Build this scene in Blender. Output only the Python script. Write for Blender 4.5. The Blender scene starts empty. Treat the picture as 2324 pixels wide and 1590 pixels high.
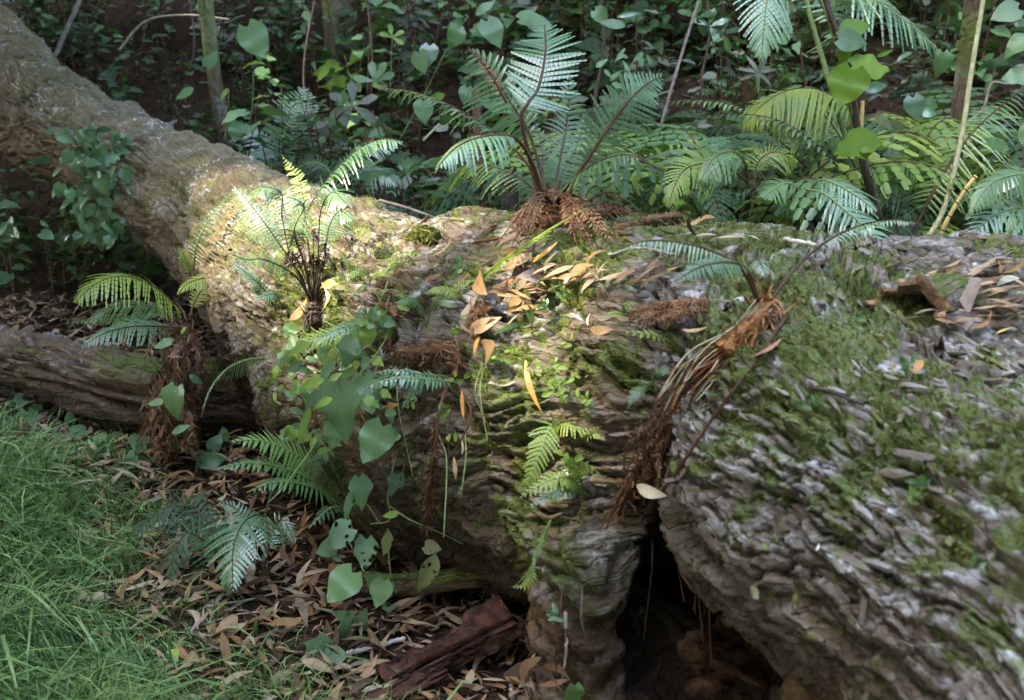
import bpy, math, random
import numpy as np
from mathutils import Vector, Matrix
from mathutils.bvhtree import BVHTree

rng = np.random.default_rng(7)
random.seed(7)
SC = bpy.context.scene
COL = SC.collection
F32 = np.float32

# ------------------------------------------------------------------ camera
CAM = np.array([0.0, 0.0, 1.65])
PITCH = math.radians(18.0)
HF = math.radians(45.0)
FX = 1162.0 / math.tan(HF / 2)
FWD = np.array([0, math.cos(PITCH), -math.sin(PITCH)])
UPV = np.array([0, math.sin(PITCH), math.cos(PITCH)])
RGT = np.array([1.0, 0, 0])

def ray(u, v):
    """direction (unit depth along the view axis) through a point of the photograph (2324 x 1590 grid)"""
    return FWD + RGT * ((u - 1162) / FX) + UPV * ((795 - v) / FX)

def P(u, v, d):
    return CAM + ray(u, v) * d

cam_data = bpy.data.cameras.new('camera')
cam = bpy.data.objects.new('camera', cam_data)
COL.objects.link(cam)
cam.location = CAM
cam.rotation_euler = (math.pi / 2 - PITCH, 0, 0)
cam_data.sensor_width = 36
cam_data.angle = HF
cam_data.clip_end = 400
cam_data.clip_start = 0.05
cam_data.dof.use_dof = True
cam_data.dof.focus_distance = 3.5
cam_data.dof.aperture_fstop = 4.5
SC.camera = cam

# ------------------------------------------------------------------ noise
def _h(ix, iy, iz, seed):
    h = (ix.astype(np.int64) * 374761393 + iy.astype(np.int64) * 668265263 + iz.astype(np.int64) * 2147483647 + seed * 974711) & 0xFFFFFFFF
    h = ((h ^ (h >> 13)) * 1274126177) & 0xFFFFFFFF
    h = ((h ^ (h >> 16)) * 2246822519) & 0xFFFFFFFF
    h = h ^ (h >> 15)
    return (h & 0xFFFFFF).astype(F32) / F32(0x1000000)

def vnoise(p, seed=0):
    p = np.asarray(p, F32)
    i = np.floor(p).astype(np.int32)
    f = p - i
    f = f * f * (3 - 2 * f)
    out = np.zeros(len(p), F32)
    for dx in (0, 1):
        wx = f[:, 0] if dx else 1 - f[:, 0]
        for dy in (0, 1):
            wy = f[:, 1] if dy else 1 - f[:, 1]
            for dz in (0, 1):
                wz = f[:, 2] if dz else 1 - f[:, 2]
                out += wx * wy * wz * _h(i[:, 0] + dx, i[:, 1] + dy, i[:, 2] + dz, seed)
    return out * 2 - 1

def fbm(p, octs=3, seed=0, lac=2.03, gain=.5):
    a, s, out = 1.0, 0.0, 0
    p = np.asarray(p, F32)
    for o in range(octs):
        out = out + a * vnoise(p, seed + o * 17)
        s += a; a *= gain; p = p * lac
    return out / s * 1.5

def voro2(q, seed=0):
    """F1, F2, cell id in 2-D"""
    q = np.asarray(q, F32)
    i = np.floor(q).astype(np.int32)
    f1 = np.full(len(q), 9, F32); f2 = f1.copy(); cid = np.zeros(len(q), F32)
    z = np.zeros(len(q), np.int32)
    for dx in (-1, 0, 1):
        for dy in (-1, 0, 1):
            cx, cy = i[:, 0] + dx, i[:, 1] + dy
            px = cx + _h(cx, cy, z, seed) * .9; py = cy + _h(cx, cy, z + 1, seed) * .9
            d = np.sqrt((px - q[:, 0]) ** 2 + (py - q[:, 1]) ** 2)
            nid = _h(cx, cy, z + 2, seed)
            closer = d < f1
            f2 = np.where(closer, f1, np.minimum(f2, d))
            cid = np.where(closer, nid, cid)
            f1 = np.where(closer, d, f1)
    return f1, f2, cid

def sstep(a, b, x):
    t = np.clip((x - a) / (b - a), 0, 1)
    return t * t * (3 - 2 * t)

def nrm(v):
    v = np.asarray(v, float)
    return v / (np.linalg.norm(v, axis=-1, keepdims=True) + 1e-12)

# ------------------------------------------------------------------ mesh helpers
def mesh(name, V, Fs, mat=None, attrs=None, smooth=True):
    """Fs: int array (n,3)/(n,4) or a list of such arrays"""
    me = bpy.data.meshes.new(name)
    V = np.asarray(V, F32)
    if not isinstance(Fs, (list, tuple)):
        Fs = [Fs]
    Fs = [np.asarray(f, np.int32) for f in Fs if len(f)]
    me.vertices.add(len(V)); me.vertices.foreach_set('co', V.ravel())
    nl = sum(f.size for f in Fs); npoly = sum(len(f) for f in Fs)
    me.loops.add(nl); me.polygons.add(npoly)
    me.loops.foreach_set('vertex_index', np.concatenate([f.ravel() for f in Fs]))
    tot = np.concatenate([np.full(len(f), f.shape[1], np.int32) for f in Fs])
    st = np.concatenate([[0], np.cumsum(tot)[:-1]]).astype(np.int32)
    me.polygons.foreach_set('loop_start', st)
    me.polygons.foreach_set('loop_total', tot)
    me.polygons.foreach_set('use_smooth', np.full(npoly, smooth, bool))
    me.update(calc_edges=True)
    for k, a in (attrs or {}).items():
        a = np.asarray(a, F32)
        if a.ndim == 1:
            at = me.attributes.new(k, 'FLOAT', 'POINT'); at.data.foreach_set('value', a)
        else:
            at = me.attributes.new(k, 'FLOAT_VECTOR', 'POINT'); at.data.foreach_set('vector', a.ravel())
    if mat: me.materials.append(mat)
    me.validate()
    return me

def link(name, me, parent=None, **props):
    o = bpy.data.objects.new(name, me)
    COL.objects.link(o)
    if parent is not None:
        o.parent = parent
        o.matrix_parent_inverse = parent.matrix_basis.inverted()
    for k, v in props.items():
        o[k] = v
    return o

def thing(name, loc, label, cat, group=None):
    o = bpy.data.objects.new(name, None)
    o.empty_display_size = .05
    COL.objects.link(o)
    o.location = [float(c) for c in loc]
    o['label'] = label; o['category'] = cat
    if group: o['group'] = group
    return o

class MB:
    """collects pieces with a per-vertex value"""
    def __init__(s):
        s.V, s.F, s.A, s.n, s.L = [], {}, [], 0, []
    def add(s, V, Fs, a=0.0, lc=None):
        V = np.asarray(V, F32)
        if not isinstance(Fs, (list, tuple)): Fs = [Fs]
        for f in Fs:
            f = np.asarray(f, np.int32)
            if len(f): s.F.setdefault(f.shape[1], []).append(f + s.n)
        s.V.append(V); s.n += len(V)
        s.A.append(np.broadcast_to(np.asarray(a, F32), (len(V),)))
        s.L.append(np.zeros((len(V), 3), F32) if lc is None else np.asarray(lc, F32))
    def mesh(s, name, mat, smooth=True):
        return mesh(name, np.concatenate(s.V), [np.concatenate(f) for f in s.F.values()], mat,
                    {'rnd': np.concatenate(s.A), 'lc': np.concatenate(s.L)}, smooth)
    def obj(s, name, mat, parent=None, **p):
        return link(name, s.mesh(name, mat), parent, **p)

def spline(pts, n):
    """Catmull-Rom through pts resampled evenly to n"""
    p = np.asarray(pts, float)
    if len(p) == 2:
        t = np.linspace(0, 1, n)[:, None]
        return p[0] * (1 - t) + p[1] * t
    e = np.vstack([2 * p[0] - p[1], p, 2 * p[-1] - p[-2]])
    out = []
    for i in range(len(p) - 1):
        a, b, c, d = e[i:i + 4]
        t = np.linspace(0, 1, 14, endpoint=False)[:, None]
        out.append(.5 * (2 * b + (c - a) * t + (2 * a - 5 * b + 4 * c - d) * t ** 2 + (-a + 3 * b - 3 * c + d) * t ** 3))
    c = np.vstack(out + [p[-1:]])
    L = np.concatenate([[0], np.cumsum(np.linalg.norm(np.diff(c, axis=0), axis=1))])
    t = np.linspace(0, L[-1], n)
    return np.stack([np.interp(t, L, c[:, k]) for k in range(c.shape[1])], 1)

def tangents(c):
    return nrm(np.gradient(c, axis=0))

def tube(c, r, sides=6, cap=True):
    """tube along the curve c with radius r (scalar or per point)"""
    c = np.asarray(c, float); n = len(c)
    r = np.broadcast_to(np.asarray(r, float), (n,))
    T = tangents(c)
    ref = np.array([0, 0, 1.0]) if abs(T[0, 2]) < .9 else np.array([1.0, 0, 0])
    N = np.zeros_like(T); N[0] = nrm(np.cross(T[0], ref))
    for i in range(1, n):
        N[i] = nrm(N[i - 1] - T[i] * np.dot(N[i - 1], T[i]))
    B = np.cross(T, N)
    a = np.linspace(0, 2 * math.pi, sides, endpoint=False)
    V = c[:, None] + (np.cos(a)[None, :, None] * N[:, None] + np.sin(a)[None, :, None] * B[:, None]) * r[:, None, None]
    V = V.reshape(-1, 3)
    i, j = np.meshgrid(np.arange(n - 1), np.arange(sides), indexing='ij')
    q = np.stack([i * sides + j, i * sides + (j + 1) % sides, (i + 1) * sides + (j + 1) % sides, (i + 1) * sides + j], -1).reshape(-1, 4)
    Fs = [q]
    if cap:
        V = np.vstack([V, c[:1], c[-1:]])
        k = np.arange(sides)
        Fs.append(np.stack([(k + 1) % sides, k, np.full(sides, n * sides)], 1))
        o = (n - 1) * sides
        Fs.append(np.stack([o + k, o + (k + 1) % sides, np.full(sides, n * sides + 1)], 1))
    return V, Fs

# ------------------------------------------------------------------ materials
def mat_new(name):
    m = bpy.data.materials.new(name); m.use_nodes = True
    nt = m.node_tree; nt.nodes.clear()
    out = nt.nodes.new('ShaderNodeOutputMaterial')
    return m, nt, out

class G:
    """tiny node-graph helper"""
    def __init__(s, nt): s.nt = nt
    def n(s, t, ins=None, **kw):
        x = s.nt.nodes.new(t)
        for k, v in kw.items(): setattr(x, k, v)
        for k, v in (ins or {}).items():
            if hasattr(v, 'node') or isinstance(v, bpy.types.NodeSocket): s.nt.links.new(v, x.inputs[k])
            else: x.inputs[k].default_value = v
        return x
    def attr(s, name): return s.n('ShaderNodeAttribute', attribute_name=name)
    def math(s, op, a, b=0.0, c=None):
        x = s.nt.nodes.new('ShaderNodeMath'); x.operation = op
        for i, v in enumerate((a, b) if c is None else (a, b, c)):
            if isinstance(v, bpy.types.NodeSocket): s.nt.links.new(v, x.inputs[i])
            else: x.inputs[i].default_value = v
        return x.outputs[0]
    def mix(s, f, a, b, mode='MIX'):
        x = s.nt.nodes.new('ShaderNodeMix'); x.data_type = 'RGBA'; x.blend_type = mode
        for sock, v in ((x.inputs[0], f), (x.inputs[6], a), (x.inputs[7], b)):
            if isinstance(v, bpy.types.NodeSocket): s.nt.links.new(v, sock)
            else: sock.default_value = v if not isinstance(v, tuple) else (*v, 1)[:4]
        return x.outputs[2]
    def ramp(s, f, stops, interp='LINEAR'):
        x = s.nt.nodes.new('ShaderNodeValToRGB'); cr = x.color_ramp; cr.interpolation = interp
        while len(cr.elements) < len(stops): cr.elements.new(.5)
        for e, (p, c) in zip(cr.elements, stops):
            e.position = p; e.color = (*c, 1)
        s.nt.links.new(f, x.inputs[0])
        return x.outputs[0]
    def noise(s, scale, detail=3, vec=None, rough=.55):
        x = s.n('ShaderNodeTexNoise', {'Scale': scale, 'Detail': detail, 'Roughness': rough})
        if vec is not None: s.nt.links.new(vec, x.inputs['Vector'])
        return x.outputs[0]
    def maprange(s, v, a, b, c=0.0, d=1.0):
        x = s.n('ShaderNodeMapRange', {'Value': v, 'From Min': a, 'From Max': b, 'To Min': c, 'To Max': d})
        return x.outputs[0]

def leaf_mat(name, stops, trans=.3, rough=.42, spec=.5, veins=0.0, vary=.35, spots=0.0, holes=0.0):
    """green leaf: colour by per-leaf value, thin translucency, optional veins and brown spots"""
    m, nt, out = mat_new(name); g = G(nt)
    a = g.attr('rnd').outputs['Fac']
    oi = g.n('ShaderNodeObjectInfo').outputs['Random']
    geo = g.n('ShaderNodeNewGeometry')
    tc = g.n('ShaderNodeTexCoord')
    nz = g.noise(9, 2, geo.outputs['Position'])
    f = g.math('FRACT', g.math('ADD', a, g.math('MULTIPLY', oi, vary)))
    f = g.math('ADD', g.math('MULTIPLY', f, .75), g.math('MULTIPLY', g.math('SUBTRACT', nz, .35), .6))
    c = g.ramp(f, stops)
    bumph = None
    if veins:
        lc = g.n('ShaderNodeSeparateXYZ', {0: g.attr('lc').outputs['Vector']})
        ax = g.math('ABSOLUTE', lc.outputs['X'])
        ph = g.math('SUBTRACT', g.math('MULTIPLY', lc.outputs['Y'], 6.5), g.math('MULTIPLY', ax, 6.0))
        w = g.math('ABSOLUTE', g.math('SUBTRACT', g.math('FRACT', ph), .5))
        v1 = g.maprange(w, .0, .10, 1, 0)
        v2 = g.maprange(ax, .0, .03, 1, 0)
        vv = g.math('MAXIMUM', v1, v2)
        c = g.mix(g.math('MULTIPLY', vv, veins), c, (.16, .26, .12))
        bumph = vv
    if spots:
        sp = g.maprange(g.noise(38, 2, geo.outputs['Position']), .66, .72)
        c = g.mix(g.math('MULTIPLY', sp, spots), c, (.12, .08, .03))
    p = g.n('ShaderNodeBsdfPrincipled', {'Base Color': c, 'Roughness': rough, 'Specular IOR Level': spec})
    if bumph is not None:
        b = g.n('ShaderNodeBump', {'Strength': .25, 'Distance': .004, 'Height': bumph})
        nt.links.new(b.outputs[0], p.inputs['Normal'])
    tcol = g.mix(.5, c, (.12, .22, .03))
    t = g.n('ShaderNodeBsdfTranslucent', {'Color': tcol})
    mx = g.n('ShaderNodeMixShader', {0: trans, 1: p.outputs[0], 2: t.outputs[0]})
    res = mx.outputs[0]
    if holes:
        vx = g.n('ShaderNodeTexVoronoi', {'Scale': 55.0, 'Vector': geo.outputs['Position']})
        hf = g.math('MULTIPLY', g.math('LESS_THAN', vx.outputs['Distance'], holes), g.math('GREATER_THAN', g.noise(16, 1, geo.outputs['Position']), .48))
        tr = g.n('ShaderNodeBsdfTransparent')
        res = g.n('ShaderNodeMixShader', {0: hf, 1: res, 2: tr.outputs[0]}).outputs[0]
    nt.links.new(res, out.inputs[0])
    return m

def plain_mat(name, c1, c2, scale=40, rough=.75, bump=.3, spec=.3, stretch=None, dist=.004):
    m, nt, out = mat_new(name); g = G(nt)
    geo = g.n('ShaderNodeNewGeometry')
    pos = geo.outputs['Position']
    n1 = g.noise(scale, 4, pos)
    oi = g.n('ShaderNodeObjectInfo').outputs['Random']
    f = g.math('ADD', g.maprange(n1, .3, .7), g.math('MULTIPLY', g.math('SUBTRACT', oi, .5), .4))
    c = g.ramp(f, [(0, c1), (1, c2)])
    b = g.n('ShaderNodeBump', {'Strength': bump, 'Distance': dist, 'Height': g.noise(scale * 2.5, 4, pos)})
    p = g.n('ShaderNodeBsdfPrincipled', {'Base Color': c, 'Roughness': rough, 'Specular IOR Level': spec, 'Normal': b.outputs[0]})
    nt.links.new(p.outputs[0], out.inputs[0])
    return m
# ------------------------------------------------------------------ ground
def gh(x, y):
    x = np.asarray(x, float); y = np.asarray(y, float)
    q = y - (5.3 - .42 * np.clip(x, -6, 3))
    hill = np.where(q > 0, q * q / (q + 1.2) * .60, 0)
    hill = np.minimum(hill, 9.0 + .02 * hill)
    s = np.stack([x, y, x * 0], -1).reshape(-1, 3)
    b = fbm(s * .9, 3, 91).reshape(x.shape) * .05 + fbm(s * 4.0, 2, 92).reshape(x.shape) * .012
    return hill + b - .02

def gpt(u, v):
    """ground point seen at (u,v)"""
    r = ray(u, v); dd = np.arange(.8, 14, .02)
    p = CAM + r * dd[:, None]
    b = p[:, 2] < gh(p[:, 0], p[:, 1])
    d = dd[np.argmax(b)] if b.any() else 14.0
    if b.any():
        for _ in range(2):
            q = CAM + r * d; e = q[2] - float(gh(q[0], q[1])); d = d + e / max(.12, -r[2])
    return CAM + r * d, float(d)

# ------------------------------------------------------------------ the fallen trunk as a distance field
def station(top, bot, d):
    c = P((top[0] + bot[0]) / 2, (top[1] + bot[1]) / 2, d)
    R = math.hypot(top[0] - bot[0], top[1] - bot[1]) / 2 * d / FX
    return [*c, R]

ST = [station((-300, -260), (-520, -20), 8.8),
      station((62, 64), (-100, 290), 7.2),
      station((300, 252), (195, 440), 5.9),
      station((600, 388), (492, 690), 4.9),
      station((800, 452), (690, 930), 4.3),
      station((1020, 500), (910, 1200), 3.8),
      station((1500, 490), (1290, 1400), 3.3)]
ST.append([*P(1900, 985, 2.9), .415])
ST.append([*P(2480, 1030, 2.7), .40])
ST.append([*P(3400, 1000, 2.5), .38])
TR = spline(ST, 26)
BU = spline([[*P(1860, 790, 2.86), .235], [*P(1875, 1050, 2.52), .325], [*P(2370, 1400, 2.08), .345], [*P(2880, 1850, 1.72), .42]], 10)
LU = spline([[*P(1300, 1130, 2.98), .16], [*P(1370, 1290, 2.86), .20], [*P(1400, 1450, 2.84), .19], [*P(1400, 1700, 2.85), .24]], 6)
RI = spline([[*P(2000, 800, 2.62), .05], [*P(2110, 800, 2.5), .085], [*P(2220, 830, 2.42), .085], [*P(2420, 930, 2.3), .10]], 6)
CHAINS = [TR, BU, LU, RI]

def chain_eval(p, ch, full=False):
    best = np.full(len(p), 1e9, F32)
    if full:
        S = np.zeros(len(p), F32); AX = np.zeros((len(p), 3), F32); C = np.zeros((len(p), 3), F32)
    s0 = 0.0
    for a, b in zip(ch[:-1], ch[1:]):
        ab = b[:3] - a[:3]; L = np.linalg.norm(ab)
        t = np.clip(((p - a[:3]) @ ab) / (L * L), 0, 1).astype(F32)
        c = a[:3] + t[:, None] * ab
        d = np.linalg.norm(p - c, axis=1) - (a[3] + (b[3] - a[3]) * t)
        m = d < best
        best = np.where(m, d, best)
        if full:
            S = np.where(m, s0 + t * L, S); AX[m] = ab / L; C[m] = c[m]
        s0 += L
    return (best, S, AX, C) if full else best

def smin(a, b, k):
    h = np.clip(.5 + .5 * (b - a) / k, 0, 1)
    return b + (a - b) * h - k * h * (1 - h)

def smax(a, b, k):
    return -smin(-a, -b, k)

BALLS = [(P(1105, 560, 3.72), (.13, .10, .10)), (P(1500, 545, 3.62), (.16, .12, .11)),
         (P(1640, 560, 3.5), (.2, .15, .07)), (P(1800, 640, 3.0), (.16, .12, .10)),
         (P(2200, 860, 2.95), (.55, .40, .36)), (P(2600, 900, 3.1), (.5, .45, .36)),
         (P(2290, 1080, 2.55), (.30, .30, .30)),
         (P(560, 520, 5.0), (.10, .10, .10))]
CARVES = [(P(1600, 1400, 2.66), (.15, .28, .20)), (P(1570, 1260, 2.62), (.08, .16, .09)), (P(1610, 1380, 2.85), (.18, .26, .20)), (P(1760, 1500, 2.55), (.2, .26, .18))]
CORE = spline([[*P(1480, 1500, 2.98), .20], [*P(1650, 1560, 2.92), .22], [*P(1900, 1660, 2.75), .26], [*P(2150, 1700, 2.6), .3]], 6)
GROOVE = spline([[*P(1765, 700, 2.60), .035], [*P(1640, 850, 2.58), .05], [*P(1500, 1020, 2.58), .06], [*P(1420, 1180, 2.6), .05]], 6)
GROOVE2 = spline([[*P(2140, 870, 2.33), .05], [*P(2060, 880, 2.36), .07], [*P(1960, 830, 2.42), .04]], 5)

def ell(p, c, r):
    r = np.asarray(r, F32)
    q = (p - c) / r
    k = np.linalg.norm(q, axis=1)
    return (k - 1) * float(r.min())

def sdf(p):
    p = np.asarray(p, F32)
    d = chain_eval(p, TR)
    d = smin(d, chain_eval(p, BU), .13)
    d = smin(d, chain_eval(p, LU), .14)
    for c, r in BALLS: d = smin(d, ell(p, c.astype(F32), r), .08)
    d = smin(d, chain_eval(p, RI), .04)
    for c, r in CARVES: d = smax(d, -ell(p, c.astype(F32), r), .05)
    d = smin(d, chain_eval(p, CORE), .06)
    d = smax(d, -chain_eval(p, GROOVE), .05)
    d = smax(d, -chain_eval(p, GROOVE2), .04)
    return d

def surface_nets(lo, hi, h):
    n = np.ceil((np.asarray(hi) - lo) / h).astype(int) + 1
    X = [np.asarray(lo)[k] + np.arange(n[k]) * h for k in range(3)]
    val = np.full(n, .5, F32)
    # coarse pass, then only near the surface
    cs = 6
    Xc = [x[::cs] for x in X]
    gc = np.stack(np.meshgrid(*Xc, indexing='ij'), -1).reshape(-1, 3)
    dc = sdf(gc).reshape([len(x) for x in Xc])
    near = np.abs(dc) < h * cs * 1.9
    nb = np.repeat(np.repeat(np.repeat(near, cs, 0), cs, 1), cs, 2)
    sg = np.repeat(np.repeat(np.repeat(np.sign(dc) * .5, cs, 0), cs, 1), cs, 2)
    sh = cs // 2
    nb = np.roll(nb, (-sh,) * 3, (0, 1, 2)); sg = np.roll(sg, (-sh,) * 3, (0, 1, 2))
    nb2 = np.zeros(n, bool); m = [min(a, b) for a, b in zip(n, nb.shape)]
    nb2[:m[0], :m[1], :m[2]] = nb[:m[0], :m[1], :m[2]]
    val[:m[0], :m[1], :m[2]] = sg[:m[0], :m[1], :m[2]]
    idx = np.argwhere(nb2)
    val[nb2] = sdf(idx * h + np.asarray(lo))
    ins = val < 0
    cell = np.zeros(n - 1, np.int8)
    cnt = np.zeros(n - 1, F32); pos = np.zeros((*(n - 1), 3), F32)
    for ax in range(3):
        o = [a for a in range(3) if a != ax]
        for i in (0, 1):
            for j in (0, 1):
                s0 = [slice(0, -1)] * 3; s1 = [slice(0, -1)] * 3
                s0[o[0]] = s1[o[0]] = slice(i, n[o[0]] - 1 + i)
                s0[o[1]] = s1[o[1]] = slice(j, n[o[1]] - 1 + j)
                s1[ax] = slice(1, None)
                a, b = val[tuple(s0)], val[tuple(s1)]
                cr = (a < 0) != (b < 0)
                t = np.where(cr, a / np.where(cr, a - b, 1), 0)
                cnt += cr
                pos[..., ax] += np.where(cr, t, 0)
                pos[..., o[0]] += cr * i; pos[..., o[1]] += cr * j
    act = cnt > 0
    vid = np.full(act.shape, -1, np.int32); vid[act] = np.arange(act.sum())
    V = (np.argwhere(act) + pos[act] / cnt[act][:, None]) * h + np.asarray(lo)
    quads = []
    for ax in range(3):
        o = [(ax + 1) % 3, (ax + 2) % 3]
        a = np.take(ins, range(0, n[ax] - 1), ax); b = np.take(ins, range(1, n[ax]), ax)
        for want, flip in (((a & ~b), False), ((~a & b), True)):
            e = np.argwhere(want)
            e = e[(e[:, o[0]] > 0) & (e[:, o[1]] > 0) & (e[:, o[0]] < n[o[0]] - 1) & (e[:, o[1]] < n[o[1]] - 1)]
            q = []
            for di, dj in ((0, 0), (-1, 0), (-1, -1), (0, -1)):
                k = e.copy(); k[:, o[0]] += di; k[:, o[1]] += dj
                q.append(vid[k[:, 0], k[:, 1], k[:, 2]])
            q = np.stack(q, 1)
            q = q if flip else q[:, ::-1]
            quads.append(q[(q >= 0).all(1)])
    return V, np.concatenate(quads)

lo = np.array([-4.6, 1.1, -.22]); hi = np.array([2.6, 9.0, 1.75])
LV, LQ = surface_nets(lo, hi, .026)
# leave away what lies deep in the ground or far outside the view
cen = LV[LQ].mean(1)
keep = (cen[:, 2] > gh(cen[:, 0], cen[:, 1]) - .10)
LQ = LQ[keep]
use = np.unique(LQ); mp = np.full(len(LV), -1, np.int32); mp[use] = np.arange(len(use))
LV = LV[use]; LQ = mp[LQ]

_tmp = link('_tmp', mesh('_tmp', LV, LQ))
_md = _tmp.modifiers.new('s', 'SUBSURF'); _md.levels = 2; _md.render_levels = 2; _md.boundary_smooth = 'ALL'
_me = bpy.data.meshes.new_from_object(_tmp.evaluated_get(bpy.context.evaluated_depsgraph_get()))
nv = len(_me.vertices)
TV = np.zeros(nv * 3, F32); _me.vertices.foreach_get('co', TV); TV = TV.reshape(-1, 3)
TQ = np.zeros(len(_me.loops), np.int32); _me.loops.foreach_get('vertex_index', TQ); TQ = TQ.reshape(-1, 4)
TN = np.zeros(nv * 3, F32); _me.vertices.foreach_get('normal', TN); TN = TN.reshape(-1, 3)
bpy.data.objects.remove(_tmp); bpy.data.meshes.remove(_me)
_d = sdf(TV[::97] + TN[::97] * .01) - sdf(TV[::97])
if np.median(_d) < 0:
    TN = -TN; TQ = TQ[:, ::-1].copy()

# --- bark relief in the frame of the trunk or of the buttress root
def frame(p, ch, wr):
    d, S, AX, C = chain_eval(p, ch, True)
    r = p - C
    ref = np.array([0, 0, 1.0], F32)
    up = ref - (AX @ ref)[:, None] * AX; up = nrm(up).astype(F32)
    sd = np.cross(AX, up)
    ang = np.arctan2((r * sd).sum(1), (r * up).sum(1))
    return d, S, ang * wr, AX

dT, sT, wT, axT = frame(TV, TR, .45)
dB, sB, wB, axB = frame(TV, BU, .36)
wgtB = sstep(-.10, .10, dT - dB)              # 1 on the buttress
depth = (TV - CAM.astype(F32)) @ FWD.astype(F32)

def bark(s, w, p, L, W, amp, seed):
    n1 = fbm(p * 3, 2, seed); n1b = fbm(p * 4.5 + 9, 2, seed + 1); n2 = fbm(p * 19, 3, seed + 3); n3 = fbm(p * 47, 2, seed + 4)
    ws = w + .07 * n1b + .008 * n2 + .004 * n3; ss = s + .09 * n1 + .02 * n2
    f1, f2, cid = voro2(np.stack([ss / L, ws / W], 1), seed)
    e = f2 - f1
    rough = sstep(-.5, .35, fbm(p * 2.6, 2, seed + 21))
    plate = sstep(.0, .17, e + .05 * n2 + .07 * n3)
    g1, g2, gid = voro2(np.stack([ss / (L * .6) + 31, ws / (W * .36)], 1), seed + 5)
    sub = sstep(0, .22, g2 - g1 + .08 * n3)
    fl = fbm(np.stack([ss * 3.0, ws * 38, w * 0], 1), 2, seed + 8); fl2 = fbm(np.stack([ss * 8, ws * 85, w * 0], 1), 2, seed + 9)
    gro = np.abs(fbm(np.stack([ss * 1.7, ws * 15, w * 0], 1), 3, seed + 14)); gro = 1 - sstep(0, .30, gro)
    h = -gro * amp * .85 + plate * (.55 + .30 * cid) * amp * (.15 + .85 * rough) + sub * (.4 + .6 * gid) * amp * .16 * plate
    h += fl * amp * .24 + fl2 * amp * .20 + n3 * amp * .06
    return h - amp * .45, plate, cid, gid

hT, plT, idT, gT = bark(sT, wT, TV, .15, .034, .036, 11)
hB, plB, idB, gB = bark(sB, wB, TV, .095, .024, .032, 31)
sEnd = sT[np.argmin(depth)] if len(sT) else 0
# the thin far end is smoother
far = sstep(4.6, 3.6, depth)
topn = TN[:, 2]
hT = hT * (.6 + .4 * far) * (1 - .38 * sstep(.55, .95, topn))
H = hT * (1 - wgtB) + hB * wgtB
PL = plT * (1 - wgtB) + plB * wgtB
ID = np.where(wgtB > .5, idB, idT); GD = np.where(wgtB > .5, gB, gT)
big = fbm(TV * 2.2, 3, 51) * .035 + fbm(TV * 6, 2, 55) * .016
ridge = fbm(np.stack([sT * 1.1, wT * 7, wT * 0], 1), 3, 61) * .035 * (1 - wgtB) * (1 - .7 * sstep(.5, .9, topn))
TV2 = TV + TN * (H + big + ridge + fbm(TV * 40, 2, 77) * .0035)[:, None]

# per-vertex cover: moss, pale lichen, bare brown wood
mn = fbm(TV * 3.1, 4, 71); mn2 = fbm(TV * 17, 3, 72)
up = sstep(-.05, .75, topn)
mn3 = fbm(TV * 45, 2, 73)
moss = sstep(-.35, .75, mn * .60 + mn2 * .62 + mn3 * .42 + (up - .62) * .45 - (.22 + .16 * wgtB) * PL + .26 + .16 * wgtB + .25 * fbm(TV * 90, 1, 74))
lich = sstep(.05, .5, fbm(TV * 5.3, 4, 81) * .5 + fbm(TV * 26, 2, 82) * .7 + (PL - .6) * .5 + wgtB * .58 - .14 + .26 * up * (1 - .6 * far))
lich = lich * sstep(.25, .8, PL) * sstep(-.3, .4, topn)
lich = lich * (.40 + .60 * np.maximum(far, wgtB)) 
hollow_shade = np.exp(-(np.linalg.norm((TV - P(1640, 1430, 2.85)) / [.44, .6, .40], axis=1)) ** 4) 
hollow_shade = np.maximum(hollow_shade, sstep(.0, .5, chain_eval(TV, BU) + .10 - .0) * 0)
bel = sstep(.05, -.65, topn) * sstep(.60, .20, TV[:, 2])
painted_shade = np.clip(np.maximum(hollow_shade, bel * .8) + .15 * fbm(TV * 8, 2, 87), 0, 1)  # shade painted into the hollow and the trunk's low underside
moss = moss * (1 - painted_shade) * (.7 + .3 * np.maximum(far, wgtB)); lich = lich * (1 - painted_shade * .85)
brown = sstep(.0, .5, fbm(TV * 1.7, 3, 85) * .8 + .3 * (1 - up) - .1 + .25 * (1 - far))

thin = (1 - wgtB) * sstep(3.75, 4.5, depth) * sstep(-.45, .25, topn)
FIB = np.stack([np.where(wgtB > .5, sB, sT), np.where(wgtB > .5, wB, wT), wgtB * 3], 1)
print('VERTS', len(TV))
def cls_part(verts_val):
    return verts_val
fq = wgtB[TQ].mean(1)
def sub_mesh(name, mask, mat):
    q = TQ[mask]; u = np.unique(q); m = np.full(len(TV2), -1, np.int32); m[u] = np.arange(len(u))
    me = mesh(name, TV2[u], m[q], mat, {'moss': moss[u], 'lich': lich[u], 'brown': brown[u], 'plate': PL[u], 'pid': ID[u], 'gid': GD[u], 'flare': wgtB[u], 'painted_shade': painted_shade[u], 'thin': thin[u], 'fib': FIB[u]})
    return me

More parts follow.
